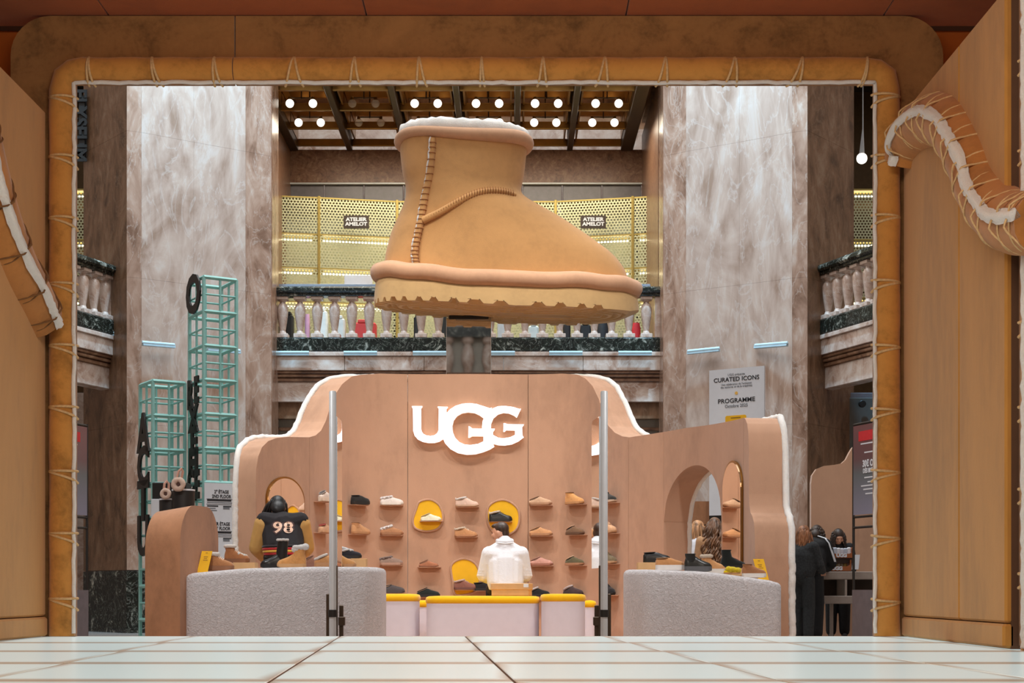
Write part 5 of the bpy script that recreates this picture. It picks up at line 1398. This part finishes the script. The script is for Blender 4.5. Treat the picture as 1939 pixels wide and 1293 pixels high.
for i in range(6):
    xj = lerp(x0 + .05, x1 - .05, i / 5)
    pk = MB().bbox(xj - .028, xj + .028, 21.72, 21.78, z0 + .014, z0 + .13 + .02 * hash01(i), .012).build('clear_packet', cm([(206, 210, 220), (186, 196, 210), (222, 222, 226)][i % 3], 'leather'), None, True)
    tag(pk, ['first', 'second', 'third', 'fourth', 'fifth', 'sixth'][i] + ' from left of the wrapped packets in the upper brown tray', 'packet', 'packets in the upper tray')
tag(MB().bbox(XX(1572, 21.66), XX(1616, 21.66), 21.7, 21.9, ZZ(1066, 21.66), ZZ(1057, 21.66), .004).build('tray_riser', wood2), 'dark riser between the two brown trays', 'riser')
tag(MB().prism([(0, 0), (.09, 0), (.11, .2), (.02, .2)], lambda u, z: (XX(1613, 21.5) + u, 21.5, ZZ(1078, 21.5) + z), lambda u, z: (XX(1613, 21.5) + u, 21.506, ZZ(1078, 21.5) + z)).build('white_card', M['white']), 'white card standing beside the trays on the craft desk', 'card')
MBg = MB().lathe((XX(1553, 21.55), 21.62, ZZ(1128, 21.5)), [(.055, 0), (.065, .02), (.065, .14), (.045, .17), (.05, .19)], 14)
tag(MBg.build('straw_jar', cm((176, 140, 84), 'leather'), None, True), 'amber jar on the lower shelf of the craft desk', 'jar')

# ---- poster stands just inside the doorway
def poster_stand(label, a, b, s):
    """thin framed panel on legs: a = near foot, b = far foot in plan"""
    t = thing('poster_stand', label, 'poster stand', (*((Vector(a) + Vector(b)) / 2), 0))
    A, B = Vector((*a, 0)), Vector((*b, 0))
    if A.x > B.x: A, B = B, A
    dd = (B - A).normalized(); nn = Vector((dd.y, -dd.x, 0))
    ym = (A.y + B.y) / 2; z0, z1 = ZZ(972, ym), ZZ(800, ym); L = (B - A).length
    mm = lambda o: (lambda u, z: A + dd * u + nn * o + Vector((0, 0, z)))
    m_, t_, b_ = nt('poster_' + ('l' if s < 0 else 'r'))
    gr = node(t_, 'ShaderNodeSeparateXYZ'); t_.links.new(coords(t_), gr.inputs[0])
    mr = node(t_, 'ShaderNodeMapRange'); mr.inputs[1].default_value = z0; mr.inputs[2].default_value = z1; t_.links.new(gr.outputs[2], mr.inputs[0])
    t_.links.new(ramp(t_, mr.outputs[0], [(0, srgb(140, 140, 160)), (.45, srgb(104, 112, 116)), (.62, srgb(110, 82, 84)), (1, srgb(116, 74, 76))]), b_.inputs['Base Color'])
    b_.inputs['Roughness'].default_value = .35
    MB().prism([(0, z0), (L, z0), (L, z1), (0, z1)], mm(0), mm(.012)).build('poster', m_, t)
    for u in (0, L):
        MB().tube([mm(.004)(u, 0), mm(.004)(u, z1 + .03)], .013, 8).build('upright', M['black'], t)
    for z in (z0 - .02, z0 - .12, z1 + .015):
        MB().tube([mm(.004)(0, z), mm(.004)(L, z)], .012, 8).build('cross_bar', M['black'], t)
    MB().box(0, 1, 0, 1, 0, 1, Matrix(((dd.x * L, nn.x * .02, 0, A.x), (dd.y * L, nn.y * .02, 0, A.y), (0, 0, z1 * .28, .06), (0, 0, 0, 1)))).build('foot_panel', M['grey_panel'], t)
    mid = L / 2
    def tx(s__, f, size, mt, bold=.001):
        text_mb(s__, size, mm(.014)(mid, lerp(z0, z1, f)), dd, (0, 0, 1), bold, .001, 'CENTER', .8).build('lettering', mt, t)
    red = cm((206, 44, 50), 'rubber')
    MB().prism([(mid - L * .36, lerp(z0, z1, .82)), (mid + L * .36, lerp(z0, z1, .82)), (mid + L * .36, lerp(z0, z1, .93)), (mid - L * .36, lerp(z0, z1, .93))], mm(.012), mm(.014)).build('red_block', red, t)
    tx('30\u20ac OFFERTS', .56, .088, M['white'], .003); tx("D\u00c8S 80\u20ac D'ACHAT", .48, .060, M['white'], .002)
    for f, wd in ((.78, .62), (.68, .45), (.40, .45), (.35, .3), (.31, .6), (.27, .5), (.22, .4)):
        z = lerp(z0, z1, f)
        MB().prism([(mid - L * wd / 2, z), (mid + L * wd / 2, z), (mid + L * wd / 2, z + .012), (mid - L * wd / 2, z + .012)], mm(.012), mm(.0135)).build('text_line', M['white'], t)
poster_stand('framed red and grey offer poster on a stand at the right edge of the doorway', (XX(1617, 15.2), 15.2), (XX(1652, 14.8) + .15, 14.45), 1)
poster_stand('framed red and grey offer poster on a stand at the left edge of the doorway', (XX(164, 15.2), 15.2), (XX(137, 14.8) - .25, 14.3), -1)

# ---- open card box behind the seated man
x0, x1 = XX(932, 15.95), XX(1004, 15.95)
t = thing('shoe_carton', 'tan lidded shoe carton on the bench behind the seated man', 'box', ((x0 + x1) / 2, 16.1, ZZ(1129, 15.9) + .006), math.radians(-9))
MB().bbox(-.19, .19, -.08, .16, 0, .085, .004).build('body', M['card'], t, False, 40, False)
MB().bbox(-.197, .197, -.087, .167, .06, .125, .004).build('lid', M['card'], t, False, 40, False)
MB().box(.14, .19, -.09, -.087, .085, .12).build('end_label', M['white'], t, False, 40, False)

# ================================================================== people
def rotz(a): return Matrix.Rotation(a, 3, 'Z')
def person(label, pos, ang, J, top, trousers, skin='skin', hair=None, sc=1.0, voxel=.0085, extra=None, shoes=(40, 38, 38)):
    """J: joints in metres, the person facing +y; the body is one continuous surface"""
    t = bpy.data.objects.new('person', None); COL.objects.link(t); t.empty_display_size = .1
    t.location = pos; t.rotation_euler = (0, 0, ang); t.scale = (sc, sc, sc)
    tag(t, label, 'person')
    V = {k: Vector(v) for k, v in J.items()}
    hd = V['head']; hr = J.get('head_rot', (0, 0, 0)); R = Euler(hr, 'XYZ').to_matrix()
    V.pop('head_rot', None)
    mb = MB()
    def H(v): return hd + R @ Vector(v)
    # head
    mb.ell(hd, (.076, .096, .105), R, 18, 14); mb.ell(H((0, .018, -.055)), (.058, .074, .07), R, 14, 10)
    mb.ell(H((0, .05, -.098)), (.032, .034, .026), R, 10, 8)                      # chin
    mb.cap(H((0, .092, .012)), .010, H((0, .113, -.026)), .0135)                   # nose
    mb.ell(H((0, .088, .03)), (.045, .014, .010), R, 10, 6)                       # brow
    mb.ell(H((0, .088, -.058)), (.024, .012, .009), R, 10, 6)                     # mouth
    for s in (-1, 1):
        mb.ell(H((s * .079, -.008, -.012)), (.012, .024, .033), R, 10, 8); mb.ell(H((s * .05, .066, -.022)), (.024, .024, .022), R, 8, 6)
    mb.cap(H((0, -.015, -.07)), .056, V['neck'], .06)
    # trunk
    ch, pv = V['chest'], V['pelvis']
    mb.cap(V['neck'], .055, ch + Vector((0, 0, .05)), .11)
    for s in ('l', 'r'):
        mb.cap(ch + Vector((0, 0, .03)), .115, V['sh' + s], .062)
        mb.cap(V['sh' + s], .060, V['el' + s], .043); mb.cap(V['el' + s], .043, V['wr' + s], .030)
        mb.cap(ch.lerp(V['sh' + s], .4) - Vector((0, 0, .05)), .11, pv.lerp(V['hi' + s], .7) + Vector((0, 0, .06)), .115)
        mb.cap(V['hi' + s], .098, V['kn' + s], .062); mb.cap(V['kn' + s], .060, V['an' + s], .042)
        fd = J.get('foot' + s, (0, .16, -.02)); mb.cap(V['an' + s] + Vector((0, -.03, -.04)), .035, V['an' + s] + Vector(fd) + Vector((0, 0, -.03)), .028)
        # hand: palm, four fingers, thumb
        d = (V['wr' + s] - V['el' + s]).normalized(); side = Vector((1, 0, 0)) - d * d.x; side = side.normalized() if side.length > .1 else Vector((0, 1, 0))
        pl = V['wr' + s] + d * .05; mb.ell(V['wr' + s] + d * .045, (.034, .034, .03), None, 10, 8)
        nrm = d.cross(side)
        for k in range(4):
            b0 = pl + side * (-.03 + .02 * k) + d * .02; ln = (.055, .066, .062, .048)[k]
            b1 = b0 + d * ln * .6 + nrm * .012; mb.cap(b0, .0095, b1, .009, 8); mb.cap(b1, .009, b1 + d * ln * .45 + nrm * .025, .0075, 8)
        th = V['wr' + s] + d * .03 + side * (-.03 if s == 'r' else .03); mb.cap(th, .011, th + d * .04 + side * (-.03 if s == 'r' else .03) + nrm * .012, .009, 8)
    mb.cap(ch, .13, pv, .125)
    body = fused(mb, 'body', M[skin] if isinstance(skin, str) else skin, voxel, 3, t, False)
    # eyes
    for s in (-1, 1):
        MB().ell(H((s * .032, .083, .004)), (.012, .008, .007), R, 8, 6).build('eye', M['ink'], t, True, 40, False)
    # top
    g = top.get('grow', .018)
    tb = MB()
    tb.cap(V['neck'] - Vector((0, 0, .02)), .062 + g, ch + Vector((0, 0, .05)), .115 + g)
    hem = top.get('hem', .02)
    for s in ('l', 'r'): tb.cap(V['neck'] - Vector((0, 0, .045)), .055 + g, V['sh' + s] - Vector((0, 0, .005)), .05 + g)
    for s in ('l', 'r'):
        tb.cap(ch + Vector((0, 0, .03)), .118 + g, V['sh' + s], .062 + g)
        tb.cap(ch.lerp(V['sh' + s], .4) - Vector((0, 0, .05)), .112 + g, pv.lerp(V['hi' + s], .7) + Vector((0, 0, .06 + hem)), .118 + g)
    tb.cap(ch, .135 + g, pv + Vector((0, 0, hem)), .13 + g)
    slv = MB()
    for s in ('l', 'r'):
        tgt = slv if top.get('sleeve') else tb
        e2 = V['el' + s].lerp(V['wr' + s], top.get('sl', .92))
        mid = V['el' + s]
        g2 = g + (.008 if tgt is slv else 0)
        tgt.cap(V['sh' + s] if tgt is tb else V['sh' + s].lerp(mid, .12), .063 + g2, mid, .047 + g2); tgt.cap(mid, .047 + g2, e2, .036 + g2)
        if top.get('folds'):                                                        # creases at the elbow
            for k in range(3):
                c_ = mid.lerp(V['sh' + s], .12 * k); tgt.ell(c_, (.056 + g, .056 + g, .02), None, 10, 6)
    if top.get('collar'):
        tb.tube([V['neck'] + Vector((.075 * math.cos(q), .075 * math.sin(q) - .005, .012 + .015 * math.cos(q + 1.57))) for q in [2 * math.pi * k / 18 for k in range(18)]], .022, 8, True)
    tobj = fused(tb, top['name'], top['mat'], voxel * 1.2, 2, t, False)
    if top.get('sleeve'): fused(slv, 'sleeves', top['sleeve'], voxel * 1.2, 2, tobj, False)
    # trousers
    pb = MB()
    pb.cap(pv + Vector((0, 0, .08)), .128, pv - Vector((0, 0, .02)), .13)
    wide = trousers.get('wide', .012)
    for s in ('l', 'r'):
        pb.cap(V['hi' + s], .104, V['kn' + s], .066 + wide); pb.cap(V['kn' + s], .064 + wide, V['an' + s] + Vector((0, 0, .02)), .05 + wide)
    fused(pb, 'trousers', trousers['mat'], voxel * 1.3, 2, t, False)
    for s in ('l', 'r'):
        fd = Vector(J.get('foot' + s, (0, .16, -.02))); q = V['an' + s]
        MB().cap(q + Vector((0, -.035, -.045)), .045, q + fd + Vector((0, 0, -.035)), .036, 12).build('shoe', cm(shoes, 'rubber'), t, True, 60, False)
    if hair: hair(t, H, R, V)
    if extra: extra(t, tobj, V, H)
    return t
def hair_obj(mb, t, c, name='hair', fuse=None):
    m_, tr, b = nt('hair_%02x%02x%02x' % c)
    nz = node(tr, 'ShaderNodeTexNoise', Scale=24.0, Detail=5.0, Distortion=.5); tr.links.new(coords(tr, (1, 1, .12)), nz.inputs['Vector'])
    tr.links.new(ramp(tr, nz.outputs[0], [(.32, tuple(x * .4 for x in srgb(*c))), (.5, srgb(*c)), (.68, tuple(min(1, x * 1.7) for x in srgb(*c)))]), b.inputs['Base Color'])
    b.inputs['Roughness'].default_value = .45
    if fuse: return fused(mb, name, m_, fuse, 1, t, False)
    return mb.build(name, m_, t, True, 80, False)
def short_hair(c):
    def f(t, H, R, V):
        mb = MB(); mb.ell(H((0, -.02, .036)), (.078, .088, .078), R, 18, 14)
        mb.ell(H((0, -.05, -.015)), (.064, .05, .06), R, 14, 10); mb.ell(H((0, .045, .078)), (.058, .05, .028), R, 14, 8)
        hair_obj(mb, t, c, fuse=.008)
    return f
def long_hair(c, length=.42, spread=.12, n=34, curl=0.0, front=True, seed=1, fall=(0, -.02)):
    def f(t, H, R, V):
        cap_ = MB(); cap_.ell(H((0, -.012, .024)), (.086, .10, .098), R, 18, 14); cap_.ell(H((0, -.05, -.04)), (.078, .06, .09), R, 14, 10)
        h = hair_obj(cap_, t, c, fuse=.009)
        mb = MB()
        for i in range(n):
            a = lerp(-2.45, 2.45, i / (n - 1)) + .1 * (hash01(i, seed) - .5); r = .086
            p = H((r * math.sin(a), -.012 - r * math.cos(a) * 1.02, .02 + .03 * hash01(i, seed + 1)))
            L = length * (.8 + .3 * hash01(i, seed + 2)); path = []; ph = hash01(i, seed + 3) * 6.28
            o = Vector((math.sin(a) * spread * (.5 + .5 * hash01(i, seed + 4)), -abs(math.cos(a)) * spread * .45, 0))
            K = 16 if curl else 9
            for k in range(K + 1):
                q = k / K
                path.append(p + o * math.sin(min(1, q * 1.7) * 1.57) + Vector((fall[0] * q, fall[1] * q, -L * q)) + Vector((curl * math.sin(ph + q * 24), curl * math.cos(ph + q * 24), 0)) * min(1, q * 3))
            rr = [.017 * (1 - .55 * k / K) * (1 if k else .5) for k in range(K + 1)]
            mb.tube(path, rr, 6)
        hair_obj(mb, t, c, 'hair_strands')
    return f
base = dict(pelvis=(0, 0, .93), chest=(0, 0, 1.25), neck=(0, -.01, 1.43), head=(0, .02, 1.565), shl=(-.17, 0, 1.36), shr=(.17, 0, 1.36), ell=(-.22, .03, 1.10), elr=(.22, .03, 1.10), wrl=(-.2, .2, .98), wrr=(.2, .2, .98),
            hil=(-.085, 0, .90), hir=(.085, 0, .90), knl=(-.095, .02, .50), knr=(.095, .02, .50), anl=(-.1, -.01, .09), anr=(.1, -.01, .09))
def pose(**k): d_ = dict(base); d_.update(k); return d_
white_cloth = fluffy('white_jacket', srgb(232, 232, 236), 30, .35, .01, .04)
denim = plain('dark_denim', srgb(48, 50, 52), .9, var=.35, scale=40); dark_jeans = plain('charcoal_jeans', srgb(44, 46, 47), .9, var=.25, scale=30)
black_cloth = plain('black_cloth', srgb(26, 26, 28), .85, var=.15, scale=30)

# the seated man, back to us, head turned left
seatz = (ZZ(1129, 15.9) - BZ) / .92 + .02
J = pose(pelvis=(0, 0, seatz + .10), chest=(0, .06, seatz + .38), neck=(-.005, .07, seatz + .60), head=(-.05, .11, seatz + .70), head_rot=(math.radians(-8), math.radians(-8), math.radians(62)),
         shl=(-.18, .06, seatz + .455), shr=(.18, .06, seatz + .455), ell=(-.245, .10, seatz + .21), elr=(.235, .09, seatz + .21), wrl=(-.10, .30, seatz + .14), wrr=(.10, .30, seatz + .14),
         hil=(-.09, .03, seatz + .08), hir=(.09, .03, seatz + .08), knl=(-.13, .44, seatz + .06), knr=(.13, .44, seatz + .06), anl=(-.14, .46, .09), anr=(.14, .46, .09))
def jacket_details(t, tobj, V, H):
    MB().tube([V['neck'] + Vector((.078 * math.cos(q), .075 * math.sin(q) - .005, .0 + .012 * math.sin(q))) for q in [2 * math.pi * k / 20 for k in range(20)]], .026, 8, True).build('collar_fold', white_cloth, tobj, True, 80, False)
    MB().tube([V['neck'] + Vector((-.1, -.07, -.02)), V['neck'] + Vector((0, -.125, -.035)), V['neck'] + Vector((.1, -.07, -.02))], .007, 6).build('yoke_seam', white_cloth, tobj, True, 80, False)
person('man in white zip jacket seated on the bench, back turned, head to the left', (XX(957, 16.25), 16.28, BZ), math.radians(3), J, dict(name='jacket', mat=white_cloth, grow=.024, folds=True, hem=-.02, sl=.96), dict(mat=black_cloth), hair=short_hair((62, 44, 34)), extra=jacket_details, sc=.92)

# the woman in the varsity jacket leaning behind the left counter
J = pose(pelvis=(.06, -.10, .90), chest=(.0, .06, 1.17), neck=(-.03, .13, 1.325), head=(-.055, .18, 1.41), head_rot=(math.radians(-38), 0, math.radians(8)), shl=(-.175, .08, 1.27), shr=(.175, .08, 1.27), ell=(-.255, .12, 1.0), elr=(.235, .16, 1.0), wrl=(-.17, .32, .9), wrr=(.12, .36, .9))
def varsity(t, tobj, V, H):
    bvh = BVHTree.FromPolygons([v.co for v in tobj.data.vertices], [p.vertices for p in tobj.data.polygons])
    def on_back(mb, off=.004):
        out = MB(); vs = []
        for v in mb.v:
            hit = bvh.ray_cast(Vector((v[0], -2, v[2])), Vector((0, 1, 0)))[0]
            vs.append((v[0], (hit.y if hit else 0) - off - v[1] * .3, v[2]))
        return out.add(vs, mb.f)
    for s_, c_, bold, off in (('98', (70, 44, 44), .016, .004), ('98', (236, 196, 170), .004, .008)):
        q = text_mb(s_, .155, (.012, 0, 1.19), (1, 0, 0), (0, 0, 1), bold, .001, 'CENTER', 1.25, 1.1)
        on_back(q, off).build('number', cm(c_, 'rubber'), tobj, False, 40, False)
    for k, (z, c_) in enumerate(((.93, (186, 40, 44)), (.955, (226, 178, 70)), (.98, (186, 40, 44)), (1.005, (40, 34, 36)), (.905, (40, 34, 36)))):
        ring = []
        for i in range(28):
            a = 2 * math.pi * i / 28; d2 = Vector((math.cos(a), math.sin(a), 0)); c0 = Vector((.05, -.08, z)); hit = bvh.ray_cast(c0 + d2, -d2)[0]
            ring.append((hit if hit else c0 + d2 * .16) + d2 * .002)
        MB().tube(ring, .0135, 6, True).build('hem_stripe', cm(c_, 'suede'), tobj, True, 80, False)
person('woman in black and yellow varsity jacket bending behind the left counter', (XX(533, 15.9), 15.95, BZ), math.radians(6), J, dict(name='varsity_jacket', mat=plain('varsity_black', srgb(34, 30, 33), .9, var=.15), sleeve=plain('varsity_sleeve', srgb(206, 160, 92), .6, var=.06), grow=.03), dict(mat=black_cloth), hair=long_hair((22, 20, 20), .2, .05, 26, 0, seed=3, fall=(-.05, .05)), extra=varsity)

# two women seen through the arch
pale = plain('pale_shirt', srgb(222, 224, 232), .85)
J = pose(chest=(0, .04, 1.25), neck=(0, .06, 1.42), head=(0, .1, 1.545), head_rot=(math.radians(-22), 0, 0), wrl=(-.15, .3, 1.0), wrr=(.15, .3, 1.0))
person('woman with long curly brown hair seen from behind through the arch', (XX(1353, 18.7), 18.7, 0), math.radians(-8), J, dict(name='top', mat=cm((190, 150, 112), 'suede'), grow=.005), dict(mat=dark_jeans), hair=long_hair((104, 72, 48), .62, .10, 60, .02, seed=5, fall=(0, -.15)), sc=.93, voxel=.011)
person('fair-haired woman in white shirt left of the curly-haired woman', (XX(1314, 19.5), 19.5, 0), math.radians(-38), J, dict(name='shirt', mat=pale, grow=.03), dict(mat=dark_jeans), hair=long_hair((186, 138, 96), .32, .07, 34, 0, seed=6), sc=.93, voxel=.011)
person('dark-haired person in black behind the fair-haired woman', (XX(1298, 20.2), 20.2, 0), math.radians(140), J, dict(name='top', mat=black_cloth), dict(mat=black_cloth), hair=short_hair((52, 40, 34)), sc=.90, voxel=.012)

# visitors at the craft desk
J = pose(head_rot=(math.radians(-14), 0, math.radians(-14)), head=(.01, .045, 1.555), wrl=(-.12, .3, 1.05), wrr=(.16, .34, 1.02), elr=(.24, .06, 1.10))
person('girl in dark denim jacket with long light brown hair at the craft desk', (XX(1519, 20.7), 20.7, 0), math.radians(-35), J, dict(name='denim_jacket', mat=denim, grow=.022, hem=.05, folds=True), dict(mat=dark_jeans, wide=.025), hair=long_hair((150, 98, 64), .40, .07, 40, .004, seed=8), sc=.915, voxel=.0105)
J = pose(chest=(0, .10, 1.22), neck=(0, .2, 1.37), head=(0, .27, 1.47), head_rot=(math.radians(-34), 0, 0), shl=(-.17, .12, 1.31), shr=(.17, .12, 1.31), ell=(-.22, .2, 1.06), elr=(.23, .2, 1.06), wrl=(-.1, .42, 1.0), wrr=(.1, .42, 1.0))
def stripes(t, tobj, V, H):
    for k in range(3):
        off = Vector((0, -.055 + .026 * k, 0))
        a, b, c2 = V['neck'].lerp(V['shr'], .45), V['shr'], V['elr']
        MB().tube([a + Vector((0, -.02, .088)) + off, b + Vector((.02, -.02, .088)) + off, b + Vector((.075, -.02, .02)) + off, c2 + Vector((.07, -.02, .02)) + off], .007, 6).build('sleeve_stripe', M['white'], tobj, True, 80, False)
person('person in black track jacket with three white sleeve stripes at the craft desk', (XX(1534, 21.2), 21.2, 0), math.radians(-30), J, dict(name='track_jacket', mat=black_cloth, grow=.03), dict(mat=black_cloth, wide=.03), hair=long_hair((58, 42, 32), .17, .03, 30, .008, seed=11), extra=stripes, sc=.985, voxel=.0105)
J = pose(head_rot=(math.radians(-32), 0, math.radians(12)), head=(0, .1, 1.53), neck=(0, .05, 1.41))
person('dark-haired person with fringe looking down behind the trays', (XX(1587, 22.6), 22.62, 0), math.radians(172), J, dict(name='top', mat=black_cloth), dict(mat=black_cloth, wide=.03), hair=long_hair((52, 40, 34), .17, .03, 36, .004, seed=12), sc=.945, voxel=.0105)
